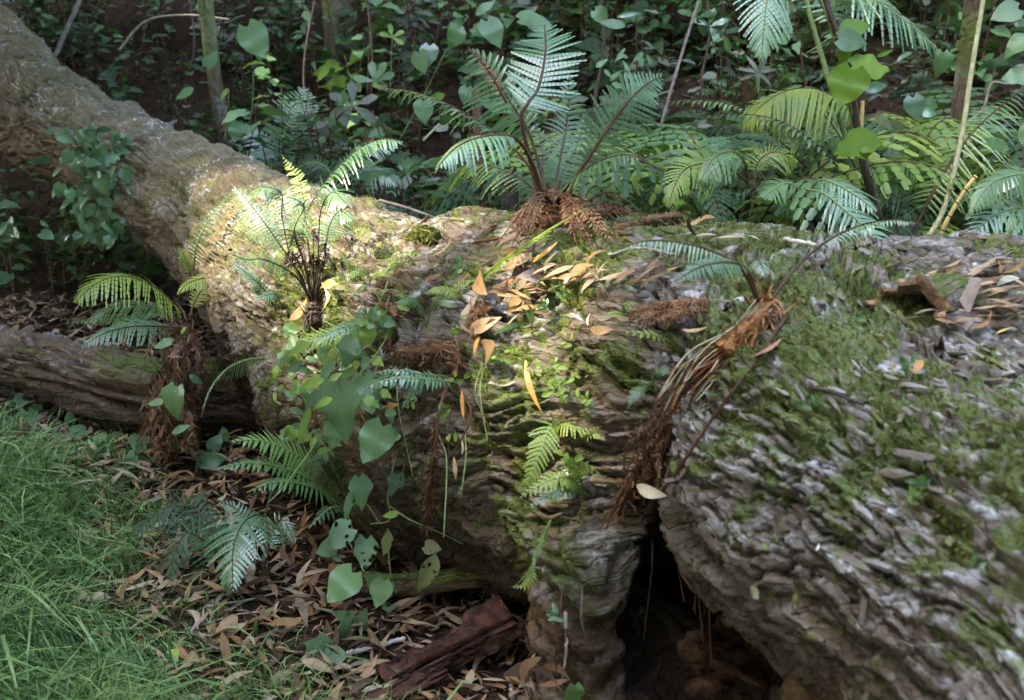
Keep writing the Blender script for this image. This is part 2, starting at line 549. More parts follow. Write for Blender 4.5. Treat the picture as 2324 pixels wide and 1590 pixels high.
# shading material of bark
def bark_material():
    m, nt, out = mat_new('bark_with_moss_and_lichen'); g = G(nt)
    pos = g.n('ShaderNodeNewGeometry').outputs['Position']
    A = {k: g.attr(k).outputs['Fac'] for k in ('moss', 'lich', 'brown', 'plate', 'pid', 'gid', 'flare', 'painted_shade', 'thin')}
    fine = g.noise(90, 4, pos); mid = g.noise(22, 4, pos); mid2 = g.noise(47, 3, pos)
    fn_ = g.noise(1.0, 5, g.n('ShaderNodeVectorMath', {0: g.attr('fib').outputs['Vector'], 1: (14, 95, 1)}, operation='MULTIPLY').outputs[0], .7)
    base = g.ramp(g.math('ADD', g.math('MULTIPLY', A['pid'], .6), g.math('MULTIPLY', mid, .4)),
                  [(.1, (.045, .034, .022)), (.45, (.105, .078, .048)), (.75, (.155, .122, .085)), (1, (.21, .18, .15))])
    red = g.ramp(fine, [(.3, (.07, .035, .017)), (.7, (.21, .115, .055))])
    base = g.mix(g.maprange(fn_, .35, .62, .7, 0), base, (.030, .022, .015))
    fv = g.n('ShaderNodeVectorMath', {0: g.attr('fib').outputs['Vector'], 1: (10, 58, 1)}, operation='MULTIPLY').outputs[0]
    wob = g.n('ShaderNodeTexNoise', {'Scale': 14.0, 'Detail': 3.0, 'Vector': pos}).outputs['Color']
    fv = g.n('ShaderNodeVectorMath', {0: fv, 1: g.n('ShaderNodeVectorMath', {0: wob, 1: (1.5, 2.2, 0)}, operation='MULTIPLY').outputs[0]}, operation='ADD').outputs[0]
    vo = g.n('ShaderNodeTexVoronoi', {'Scale': 1.0, 'Vector': fv}, feature='DISTANCE_TO_EDGE', voronoi_dimensions='2D')
    crack = g.maprange(vo.outputs['Distance'], .0, .11, 1, 0)
    vc = g.n('ShaderNodeTexVoronoi', {'Scale': 1.0, 'Vector': fv}, feature='F1', voronoi_dimensions='2D')
    chip = g.n('ShaderNodeSeparateXYZ', {0: vc.outputs['Color']}).outputs['X']
    base = g.mix(g.maprange(chip, .2, 1, 0, .45), base, (.21, .185, .15))
    c = g.mix(g.math('MULTIPLY', A['brown'], .5), base, red)
    c = g.mix(g.maprange(A['plate'], .35, .0, 0, .75), c, (.030, .022, .015))
    lc = g.ramp(g.math('ADD', g.math('MULTIPLY', A['gid'], .55), g.math('MULTIPLY', fine, .5)),
                [(.15, (.17, .16, .155)), (.45, (.30, .29, .285)), (.7, (.42, .415, .40)), (.86, (.55, .55, .52)), (1, (.36, .46, .40))])
    lf = g.math('MULTIPLY', g.math('MULTIPLY', A['lich'], g.maprange(mid2, .36, .56)), g.maprange(chip, .15, .75, .25, 1))
    c = g.mix(lf, c, lc)
    mc = g.ramp(g.math('ADD', g.math('MULTIPLY', mid, .6), g.math('MULTIPLY', fine, .4)),
                [(.25, (.028, .048, .012)), (.42, (.062, .098, .020)), (.6, (.115, .150, .036)), (.85, (.20, .20, .06))])
    mf = g.maprange(g.math('ADD', A['moss'], g.math('MULTIPLY', g.math('SUBTRACT', mid2, .5), 1.3)), .30, .80, 0, .85)
    c = g.mix(mf, c, mc)
    c = g.mix(g.math('MULTIPLY', crack, g.math('MULTIPLY', g.maprange(mf, 0, .85, .8, .40), g.math('MULTIPLY', g.maprange(A['flare'], 0, 1, 1, .45), g.math('MULTIPLY', g.maprange(mid, .35, .6, .25, 1), g.maprange(g.noise(3.2, 2, pos), .40, .62, .08, 1))))), c, (.018, .013, .009))
    fibv = g.n('ShaderNodeVectorMath', {0: g.attr('fib').outputs['Vector'], 1: (14, 95, 1)}, operation='MULTIPLY').outputs[0]
    fn = g.noise(1.0, 5, fibv, .7)
    tanc = g.ramp(g.math('ADD', g.math('MULTIPLY', mid, .5), g.math('MULTIPLY', fine, .5)), [(.3, (.10, .075, .042)), (.5, (.21, .165, .095)), (.68, (.30, .25, .15))])
    c = g.mix(g.math('MULTIPLY', A['thin'], g.maprange(g.noise(5, 4, pos), .35, .6, .15, .75)), c, tanc)
    sp = g.math('MULTIPLY', g.maprange(g.math('ADD', g.math('MULTIPLY', mid2, .6), g.math('MULTIPLY', fine, .4)), .50, .58, 0, .85), g.maprange(g.noise(7, 3, pos), .5, .62))
    c = g.mix(g.math('MULTIPLY', A['thin'], sp), c, (.46, .45, .41))
    c = g.mix(g.math('MULTIPLY', A['painted_shade'], .92), c, (.008, .006, .0045))  # painted shade pulls the colour to near black
    b0 = g.n('ShaderNodeBump', {'Strength': .8, 'Distance': .016, 'Height': g.math('SUBTRACT', g.math('ADD', fn, g.math('MULTIPLY', chip, .35)), g.math('MULTIPLY', crack, .55))})
    b1 = g.n('ShaderNodeBump', {'Strength': .6, 'Distance': .010, 'Height': g.noise(55, 5, pos, .65), 'Normal': b0.outputs[0]})
    b2 = g.n('ShaderNodeBump', {'Strength': .55, 'Distance': .004, 'Height': g.noise(210, 3, pos), 'Normal': b1.outputs[0]})
    p = g.n('ShaderNodeBsdfPrincipled', {'Base Color': c, 'Roughness': .85, 'Specular IOR Level': g.maprange(A['painted_shade'], 0, 1, .15, .02), 'Normal': b2.outputs[0]})
    nt.links.new(p.outputs[0], out.inputs[0])
    return m
M_bark = bark_material()

log_root = thing('fallen_tree', [*TR[14][:2], 0.0], 'huge mossy fallen tree trunk lying diagonally across the clearing, its root end nearest', 'fallen tree')
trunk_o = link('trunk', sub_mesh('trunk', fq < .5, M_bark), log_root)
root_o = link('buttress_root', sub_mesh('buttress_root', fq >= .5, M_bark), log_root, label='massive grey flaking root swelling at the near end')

BV = BVHTree.FromPolygons([tuple(v) for v in TV2[::1]] if False else [tuple(map(float, v)) for v in LV], [tuple(map(int, q)) for q in LQ])

_rel = TV2 - CAM
_dz = _rel @ FWD; _ok = (_dz > .5)
_uu = 1162 + FX * _rel[:, 0] / np.maximum(_dz, .1); _vv = 795 - FX * (_rel @ UPV) / np.maximum(_dz, .1)
CELL = 12
ZB = np.full((220, 160), 99.0)
_m = _ok & (_uu > -150) & (_uu < 2460) & (_vv > -150) & (_vv < 1740)
np.minimum.at(ZB, (((_uu[_m] + 150) / CELL).astype(int), ((_vv[_m] + 150) / CELL).astype(int)), _dz[_m])

def hit(u, v, only_log=False):
    p_, n_, d_ = hit0(u, v)
    i, j = int((u + 150) / CELL), int((v + 150) / CELL)
    if 0 <= i < 220 and 0 <= j < 160 and abs(ZB[i, j] - d_) < .16:
        d_ = ZB[i, j]; p_ = P(u, v, d_)
    return p_, n_, d_

def hit0(u, v, only_log=False):
    """point of the trunk or of the ground seen at (u,v): position, normal, depth"""
    r = ray(u, v); k = np.linalg.norm(r)
    loc, n, i, dist = BV.ray_cast(Vector(CAM), Vector(r / k))
    gp, gd = gpt(u, v)
    if loc is not None and dist / k < gd:
        n = np.array(n)
        if n @ r > 0: n = -n
        return np.array(loc), n, dist / k
    if only_log: return None
    return gp, np.array([0, 0, 1.0]), gd

# ------------------------------------------------------------------ ground sheet
def ground_material():
    m, nt, out = mat_new('forest_soil'); g = G(nt)
    pos = g.n('ShaderNodeNewGeometry').outputs['Position']
    n1 = g.noise(14, 5, pos, .65); n2 = g.noise(80, 4, pos)
    c = g.ramp(g.math('ADD', g.math('MULTIPLY', n1, .6), g.math('MULTIPLY', n2, .4)),
               [(.3, (.010, .007, .005)), (.5, (.026, .016, .010)), (.7, (.058, .037, .022))])
    b = g.n('ShaderNodeBump', {'Strength': .8, 'Distance': .02, 'Height': g.noise(35, 5, pos)})
    p = g.n('ShaderNodeBsdfPrincipled', {'Base Color': c, 'Roughness': .95, 'Specular IOR Level': .02, 'Normal': b.outputs[0]})
    nt.links.new(p.outputs[0], out.inputs[0])
    return m
gx = np.concatenate([np.linspace(-60, -7, 30), np.linspace(-6.6, 6.6, 170), np.linspace(7, 60, 30)])
gy = np.concatenate([np.linspace(-50, -3, 24), np.linspace(-2.6, 12, 180), np.linspace(12.5, 70, 30)])
XX, YY = np.meshgrid(gx, gy, indexing='ij')
GV = np.stack([XX, YY, gh(XX, YY)], -1).reshape(-1, 3)
ny = len(gy); i, j = np.meshgrid(np.arange(len(gx) - 1), np.arange(ny - 1), indexing='ij')
GQ = np.stack([i * ny + j, (i + 1) * ny + j, (i + 1) * ny + j + 1, i * ny + j + 1], -1).reshape(-1, 4)
link('ground', mesh('ground', GV, GQ, ground_material()), kind='structure')
# ------------------------------------------------------------------ moss tufts and loose bark on the trunk
def along(i):
    """fibre direction on the surface at vertex index array i"""
    a = np.where(wgtB[i, None] > .5, axB[i], axT[i])
    a = a - (a * TN[i]).sum(1, keepdims=True) * TN[i]
    return nrm(a)

# true normals of the displaced surface
_a = TV2[TQ[:, 2]] - TV2[TQ[:, 0]]; _b = TV2[TQ[:, 3]] - TV2[TQ[:, 1]]
_fn = np.cross(_a, _b); VN = np.zeros_like(TV2)
for k in range(4): np.add.at(VN, TQ[:, k], _fn)
VN = nrm(VN)
vis = ((TV2 - CAM) * VN).sum(1) < .1 * depth          # side that can be seen, or nearly so

def pick(prob, n):
    pr = np.clip(prob, 0, None) * vis * (depth < 6.2)
    pr = pr / depth ** 1.2
    return rng.choice(len(pr), n, p=pr / pr.sum())

def moss_tufts(n):
    i = pick(sstep(.62, 1.0, moss + .25 * fbm(TV * 9, 2, 5)) * (PL * .5 + .5), n)
    p = TV2[i] + rng.normal(0, .003, (n, 3))
    d = nrm(VN[i] + rng.normal(0, .55, (n, 3)) + [0, 0, .3])
    L = rng.uniform(.003, .008, n)[:, None] * (1 + .4 * (depth[i, None] > 3.5)); sd = nrm(np.cross(d, rng.normal(0, 1, (n, 3)))) * rng.uniform(.0012, .0024, n)[:, None]
    V = np.stack([p - sd, p + sd, p + d * L * .6 + sd * .8 + VN[i] * .001, p + d * L], 1).reshape(-1, 3)
    b = np.arange(n)[:, None] * 4
    return V, [np.hstack([b, b + 1, b + 2]), np.hstack([b, b + 2, b + 3])], np.repeat(rng.random(n), 4)

M_moss = leaf_mat('moss_green', [(0, (.030, .038, .012)), (.35, (.075, .085, .020)), (.65, (.14, .14, .036)), (1, (.20, .165, .06))], trans=.25, rough=.7, spec=.2)
V, Fs, A = moss_tufts(60000)
mb = MB(); mb.add(V, Fs, A)
mb.obj('moss', M_moss, log_root, kind='stuff')

def flakes(n):
    pr = (.25 + wgtB * 1.0) * sstep(-.2, .4, fbm(TV * 4, 2, 8) + .2) * sstep(-.45, .2, VN[:, 2]) * (depth < 4.6) * (painted_shade < .2) * (TV[:, 2] > gh(TV[:, 0], TV[:, 1]) + .06)
    i = pick(pr, n)
    t = along(i); t = nrm(t + rng.normal(0, .13, (n, 3))); nn = nrm(VN[i] + rng.normal(0, .18, (n, 3)))
    t = nrm(t - (t * nn).sum(1, keepdims=True) * nn)
    lift = rng.uniform(-.05, .06, n)[:, None]
    t2 = nrm(t + nn * lift); s = np.cross(nn, t)
    L = np.exp(rng.normal(-3.4, .40, n))[:, None]; W = L * rng.uniform(.14, .34, n)[:, None]; th = rng.uniform(.0015, .004, n)[:, None]
    p = TV2[i] - nn * .002
    prof = [(-.5, -.35), (-.3, -1.), (.1, -.9), (.45, -.55), (.55, .1), (.35, .8), (-.05, 1.), (-.42, .6)]
    top, bot = [], []
    for a, b in prof:
        ja = a + rng.uniform(-.16, .16, n)[:, None]; jb = b * rng.uniform(.6, 1.2, n)[:, None]
        q = p + t2 * (ja + .5) * L + s * jb * W * .5
        crv = nn * (jb ** 2) * W * -.12
        top.append(q + nn * th + crv); bot.append(q - nn * .006 + crv)
    ctr = p + t2 * .5 * L + nn * (th * 1.3)
    V = np.stack(top + bot + [ctr], 1).reshape(-1, 3)
    b = np.arange(n)[:, None] * 17
    tris = np.concatenate([np.hstack([b + k, b + (k + 1) % 8, b + 16]) for k in range(8)])
    quads = np.concatenate([np.hstack([b + k, b + 8 + k, b + 8 + (k + 1) % 8, b + (k + 1) % 8]) for k in range(8)])
    return V, [tris, quads], np.repeat(np.clip(lich[i] * .4 + rng.random(n) * .4, 0, .999), 17)

def flake_material():
    m, nt, out = mat_new('bark_flake'); g = G(nt)
    pos = g.n('ShaderNodeNewGeometry').outputs['Position']
    a = g.attr('rnd').outputs['Fac']
    nz = g.noise(60, 4, pos)
    c = g.ramp(g.math('ADD', g.math('MULTIPLY', a, .75), g.math('MULTIPLY', nz, .3)),
               [(.12, (.040, .030, .022)), (.35, (.10, .075, .052)), (.55, (.15, .128, .108)), (.78, (.225, .21, .20)), (1, (.34, .335, .315))])
    ms = g.maprange(g.noise(11, 4, pos), .52, .62)
    c = g.mix(g.math('MULTIPLY', ms, .75), c, (.12, .135, .03))
    b = g.n('ShaderNodeBump', {'Strength': .6, 'Distance': .004, 'Height': g.noise(140, 4, pos)})
    p = g.n('ShaderNodeBsdfPrincipled', {'Base Color': c, 'Roughness': .85, 'Specular IOR Level': .25, 'Normal': b.outputs[0]})
    nt.links.new(p.outputs[0], out.inputs[0])
    return m
V, Fs, A = flakes(2500)
mb = MB(); mb.add(V, Fs, A)
link('loose_bark', mb.mesh('loose_bark', flake_material(), smooth=False), log_root, kind='stuff')

# ------------------------------------------------------------------ leaf outlines
def lance(L, W, curve=.15, bend=.2, n=7, twist=0.0, fold=.15):
    """narrow gum leaf along +Y lying in XY"""
    t = np.linspace(0, 1, n)
    w = W * .5 * np.sin(np.pi * np.clip(t, .02, .985) ** .8) ** .85
    x0 = curve * L * (t * (1 - t)) * 2; z0 = bend * L * (t * (1 - t)) * 2
    y = t * L - L * .5
    tw = twist * (t - .5)
    rows = []
    for s, f in ((-1, fold), (0, 0), (1, fold)):
        rows.append(np.stack([x0 + s * w * np.cos(tw), y, z0 + f * w + s * w * np.sin(tw)], 1))
    V = np.stack(rows, 1).reshape(-1, 3)
    q = []
    for i in range(n - 1):
        for k in (0, 1):
            a = i * 3 + k; q.append((a, a + 1, a + 4, a + 3))
    lc = np.stack([np.tile([-1, 0, 1], n), np.repeat(t, 3), np.zeros(n * 3)], 1)
    return V, np.array(q), lc

def blade(L, W, kind='ovate', fold=.12, droop=.15, wave=.04, seed=0, n=9):
    """broad leaf from its base at the origin along +Y, normal +Z"""
    r = np.random.default_rng(seed)
    t = np.linspace(0, 1, n)
    if kind == 'heart':
        prof = np.interp(t, [0, .04, .12, .25, .4, .55, .7, .85, .95, 1], [.38, .72, .93, 1.0, .95, .80, .58, .30, .12, 0.0])
        back = np.interp(t, [0, .04, .12, .25, 1], [.17, .14, .05, 0, 0])
    elif kind == 'lobed':
        prof = np.interp(t, [0, .05, .15, .27, .36, .48, .6, .75, .9, 1], [.3, .6, .85, 1.05, .92, .66, .56, .40, .16, 0.0])
        back = np.interp(t, [0, .05, .15, .3, 1], [.14, .12, .02, .0, 0])
        back = back - np.interp(t, [.15, .27, .4], [0, .05, 0])
    elif kind == 'obovate':
        prof = np.interp(t, [0, .15, .4, .65, .8, .92, 1], [.05, .3, .7, 1.0, .95, .55, 0]); back = t * 0
    else:
        prof = np.interp(t, [0, .1, .25, .45, .65, .85, 1], [.05, .5, .88, 1.0, .80, .38, 0]); back = t * 0
    cols = np.array([-1, -.55, 0, .55, 1])
    V = []; lc = []
    for i in range(n):
        for c in cols:
            x = c * prof[i] * W / 2
            y = t[i] * L - back[i] * L * abs(c) ** 1.5
            z = fold * abs(x) - droop * L * t[i] ** 2 - droop * .5 * abs(c) ** 2 * W * .3 + wave * W * math.sin(i * 1.7 + seed) * abs(c)
            V.append((x, y, z)); lc.append((c * prof[i], t[i], 0))
    q = [(i * 5 + k, i * 5 + k + 1, i * 5 + k + 6, i * 5 + k + 5) for i in range(n - 1) for k in range(4)]
    return np.array(V), np.array(q), np.array(lc)

def basis(ydir, zhint):
    y = nrm(ydir); x = nrm(np.cross(y, zhint)); z = np.cross(x, y)
    return np.stack([x, y, z], 1)

# ------------------------------------------------------------------ fallen leaves
M_litter = None
def litter_material():
    m, nt, out = mat_new('dry_gum_leaf'); g = G(nt)
    a = g.attr('rnd').outputs['Fac']; oi = g.n('ShaderNodeObjectInfo').outputs['Random']
    pos = g.n('ShaderNodeNewGeometry').outputs['Position']
    f = g.math('FRACT', g.math('ADD', a, oi))
    c = g.ramp(f, [(0, (.035, .020, .012)), (.18, (.085, .048, .026)), (.36, (.19, .10, .045)), (.55, (.29, .16, .065)), (.72, (.27, .185, .11)), (.87, (.38, .285, .185)), (.95, (.20, .15, .13)), (1, (.13, .13, .05))])
    n1 = g.noise(45, 4, pos)
    c = g.mix(g.maprange(n1, .45, .75, 0, .55), c, (.07, .04, .022))
    lc = g.n('ShaderNodeSeparateXYZ', {0: g.attr('lc').outputs['Vector']})
    rib = g.maprange(g.math('ABSOLUTE', lc.outputs['X']), 0, .16, 1, 0)
    b = g.n('ShaderNodeBump', {'Strength': .4, 'Distance': .002, 'Height': g.math('ADD', rib, g.noise(120, 3, pos))})
    p = g.n('ShaderNodeBsdfPrincipled', {'Base Color': c, 'Roughness': .6, 'Specular IOR Level': .22, 'Normal': b.outputs[0]})
    t = g.n('ShaderNodeBsdfTranslucent', {'Color': c})
    mx = g.n('ShaderNodeMixShader', {0: .12, 1: p.outputs[0], 2: t.outputs[0]})
    nt.links.new(mx.outputs[0], out.inputs[0])
    return m
M_litter = litter_material()
LPROTO = []
for k in range(10):
    r = np.random.default_rng(100 + k)
    LPROTO.append(lance(1.0, r.uniform(.09, .21), r.uniform(-.42, .42), r.uniform(-.2, .34), 6, r.uniform(-1.2, 1.2), r.uniform(-.1, .4)))
SHORT = [lance(1.0, r_, c_, b_, 6, t_, .2) for r_, c_, b_, t_ in ((.38, .1, .2, .5), (.45, -.1, .3, -.6), (.33, .2, -.1, .9))]

def scatter_litter(pos, nor, size, mbuild, flat=.35):
    """many dry leaves as one carpet"""
    n = len(pos)
    for k in range(13):
        sel = np.arange(n) % 13 == k
        V, q, lc = (LPROTO + SHORT)[k]
        m = int(sel.sum())
        if not m: continue
        z = nrm(nor[sel] + rng.normal(0, flat, (m, 3)))
        y = nrm(np.cross(z, rng.normal(0, 1, (m, 3)))); x = np.cross(y, z)
        s = size[sel] * (1 if k < 10 else .55)
        W = (V[None, :, 0, None] * x[:, None] + V[None, :, 1, None] * y[:, None] + V[None, :, 2, None] * z[:, None]) * s[:, None, None] + pos[sel][:, None]
        nv = len(V); f = (q[None] + (np.arange(m) * nv)[:, None, None]).reshape(-1, 4)
        mbuild.add(W.reshape(-1, 3), f, np.repeat(rng.random(m), nv), np.tile(lc, (m, 1)))

def ground_points(n, x0, x1, y0, y1):
    x = rng.uniform(x0, x1, n); y = rng.uniform(y0, y1, n)
    return np.stack([x, y, gh(x, y)], 1)

def grass_edge(p):
    """>0 inside the lawn at the near left: signed by the photograph's edge, laid out on the ground"""
    ex = np.interp(p[:, 1], GEY, GEX)
    return ex - p[:, 0] + fbm(p * 3.0, 3, 44) * .16
_ge = np.array([gpt(u, v)[0] for u, v in ((-60, 955), (90, 1010), (200, 1100), (290, 1200), (360, 1290), (400, 1390), (475, 1470), (585, 1535), (700, 1600))])
_o = np.argsort(_ge[:, 1]); GEY, GEX = _ge[_o, 1], _ge[_o, 0]
GEY = np.concatenate([[GEY[0] - 1.2], GEY, [GEY[-1] + .25, GEY[-1] + 1]]); GEX = np.concatenate([[GEX[0] + .8], GEX, [GEX[-1] - .5, GEX[-1] - 4]])

mb = MB()
p = ground_points(15000, -3.4, 1.6, 1.9, 5.8); g_ = grass_edge(p)
p = p[(g_ < rng.uniform(-.05, .35, len(p))) & (chain_eval(p.astype(F32), TR) > -.02)]
p[:, 2] += rng.uniform(.004, .03, len(p))
scatter_litter(p, np.tile([0, 0, 1.0], (len(p), 1)), rng.uniform(.05, .13, len(p)), mb)
mbs = MB()
p = ground_points(12000, -7.5, 6.5, 5.0, 10.5); p[:, 2] += rng.uniform(.004, .03, len(p))
scatter_litter(p, np.tile([0, -.3, 1.0], (len(p), 1)), rng.uniform(.05, .11, len(p)), mbs, .45)
M_shaded_litter = plain_mat('shaded_leaf_litter', (.010, .006, .004), (.050, .028, .016), 7, .8, .2, .08)  # darker litter for the slope, its shade put into the colour
mbs.obj('shaded_leaf_litter', M_shaded_litter, kind='stuff')
p = ground_points(16000, -3.4, 1.6, 1.9, 5.8); p = p[grass_edge(p) < rng.uniform(-.05, .3, len(p))]; p[:, 2] += rng.uniform(.002, .022, len(p))
scatter_litter(p, np.tile([0, 0, 1.0], (len(p), 1)), rng.uniform(.012, .045, len(p)), mb, .6)
mb.obj('leaf_litter', M_litter, kind='stuff')

# ------------------------------------------------------------------ grass
def grass():
    n = 120000
    p = ground_points(n, -3.2, .3, 2.1, 5.3)
    e = grass_edge(p)
    keep = e > rng.uniform(-.25, .18, n)
    thinp = fbm(p * 5.5, 3, 35); keep &= rng.random(len(p)) < np.clip(.62 + 1.3 * thinp + .25 * np.clip(e, 0, 1), .12, 1)
    p, e = p[keep], e[keep]; n = len(p)
    cl = fbm(p * 2.2, 3, 33)
    hd = rng.uniform(0, 2 * math.pi, n) * .75 + 2.6 + .9 * cl
    L = rng.uniform(.06, .20, n) * (1 + .35 * cl) * np.clip(.6 + e * 1.2, .55, 1.1)
    lean = np.clip(rng.normal(.9, .42, n), .05, 1.6)
    W = np.exp(rng.normal(-6.35, .42, n))
    tall = rng.random(n) < .05; L[tall] *= rng.uniform(1.5, 2.2, tall.sum()); lean[tall] = rng.uniform(1.0, 1.75, tall.sum()); W[tall] *= 1.35
    dirv = np.stack([np.cos(hd), np.sin(hd), 0 * hd], 1); sd = np.stack([-np.sin(hd), np.cos(hd), 0 * hd], 1)
    rows = []
    for k, t in enumerate((0, .35, .7, 1)):
        out_ = (np.sin(lean * t) * t)[:, None] * L[:, None] * dirv; upz = (np.cos(lean * t * 1.1) * t * L)[:, None] * np.array([0, 0, 1.0])
        c = p + out_ + upz
        wk = (W * (1, .95, .65, 0)[k])[:, None] * sd
        rows += ([c - wk, c + wk] if k < 3 else [c])
    V = np.stack(rows, 1).reshape(-1, 3); b = np.arange(n)[:, None] * 7
    q = np.concatenate([np.hstack([b, b + 1, b + 3, b + 2]), np.hstack([b + 2, b + 3, b + 5, b + 4])]); t = np.hstack([b + 4, b + 5, b + 6])
    val = np.clip(.45 + .35 * cl + rng.normal(0, .24, n), 0, .86); val[tall] = rng.uniform(.5, .97, tall.sum()); straw = rng.random(n) < np.clip(.09 + .16 * (.4 - e) / .4, .08, .26); val[straw] = rng.uniform(.9, 1, straw.sum())
    m = MB(); m.add(V, [q, t], np.repeat(val, 7)); return m
M_grass = leaf_mat('lawn_grass', [(0, (.026, .062, .018)), (.35, (.070, .145, .042)), (.65, (.135, .23, .070)), (.85, (.22, .33, .11)), (.93, (.34, .34, .15)), (1, (.42, .38, .2))], trans=.3, rough=.45, spec=.4, vary=0)
# grass values are used directly
grass().obj('grass', M_grass, kind='stuff')
# ------------------------------------------------------------------ plant materials
M_fern = leaf_mat('fern_green', [(0, (.018, .058, .018)), (.4, (.046, .115, .032)), (.75, (.095, .175, .048)), (1, (.16, .25, .06))], trans=.28, rough=.38, spec=.55, vary=.25)
M_fernb = leaf_mat('fern_blue_green', [(0, (.020, .066, .030)), (.45, (.058, .140, .064)), (.8, (.115, .215, .095)), (1, (.20, .30, .12))], trans=.22, rough=.30, spec=.8, vary=.25)
M_ferny = leaf_mat('fern_yellow_green', [(0, (.05, .11, .016)), (.45, (.13, .21, .03)), (.8, (.24, .31, .05)), (1, (.33, .35, .09))], trans=.4, rough=.42, spec=.45, vary=.25)
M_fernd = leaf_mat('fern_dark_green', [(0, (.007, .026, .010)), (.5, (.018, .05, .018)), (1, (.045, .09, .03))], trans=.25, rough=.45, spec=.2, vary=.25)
M_dead = leaf_mat('dead_fern_brown', [(0, (.035, .017, .010)), (.35, (.085, .040, .021)), (.65, (.155, .080, .042)), (1, (.30, .19, .115))], trans=.12, rough=.7, spec=.12, vary=.6)
M_heart = leaf_mat('vine_leaf', [(0, (.028, .080, .030)), (.45, (.060, .140, .050)), (.8, (.105, .20, .07)), (1, (.17, .26, .08))], trans=.25, rough=.42, spec=.5, veins=.5, spots=.4)
M_holed = leaf_mat('holed_vine_leaf', [(0, (.03, .085, .04)), (.5, (.065, .15, .075)), (1, (.12, .21, .10))], trans=.25, rough=.42, veins=.6, spots=.6, holes=.34)
M_lime = leaf_mat('young_vine_leaf', [(0, (.10, .19, .03)), (.5, (.20, .31, .05)), (1, (.36, .42, .10))], trans=.45, rough=.42, spec=.4, veins=.35)
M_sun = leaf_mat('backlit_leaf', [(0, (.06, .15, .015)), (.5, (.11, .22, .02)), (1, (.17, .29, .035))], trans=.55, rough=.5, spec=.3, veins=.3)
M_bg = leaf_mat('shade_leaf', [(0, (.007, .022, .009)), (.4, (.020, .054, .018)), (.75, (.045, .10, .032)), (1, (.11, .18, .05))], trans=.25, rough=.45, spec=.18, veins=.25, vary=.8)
M_grey = leaf_mat('grey_leaf', [(0, (.03, .045, .03)), (.5, (.07, .085, .06)), (1, (.15, .14, .115))], trans=.2, rough=.5, spec=.35, veins=.2, vary=.8)
M_mot = leaf_mat('mottled_leaf', [(0, (.06, .09, .03)), (.5, (.11, .12, .04)), (1, (.16, .12, .05))], trans=.25, rough=.5, spec=.4, veins=.5, spots=.9, holes=.30)
M_stbrown = plain_mat('fern_stalk_brown', (.030, .013, .006), (.085, .034, .014), 60, .6)
M_stdark = plain_mat('fern_stalk_black', (.010, .006, .004), (.040, .022, .014), 60, .55)
M_stgreen = plain_mat('green_stem', (.07, .11, .03), (.17, .22, .08), 60, .5)
M_stpale = plain_mat('pale_stem', (.20, .20, .10), (.36, .34, .20), 60, .5)
M_strust = plain_mat('rusty_stalk', (.15, .055, .016), (.32, .14, .045), 70, .6)
M_cane = plain_mat('yellow_cane', (.22, .15, .045), (.42, .31, .10), 25, .45)

def prof(x, kind):
    if kind == 'tri': return np.clip(np.minimum(.6 + x * 6, 1) * (1 - x) ** .85, .015, 1)
    if kind == 'ladder': return np.clip(np.minimum(.55 + x * 3, 1) * np.minimum(1, ((1 - x) / .42)) ** .75, .02, 1)
    return np.clip(np.minimum(.35 + x * 2.2, 1) * np.minimum(1, (1 - x) / .62) ** .8, .02, 1)

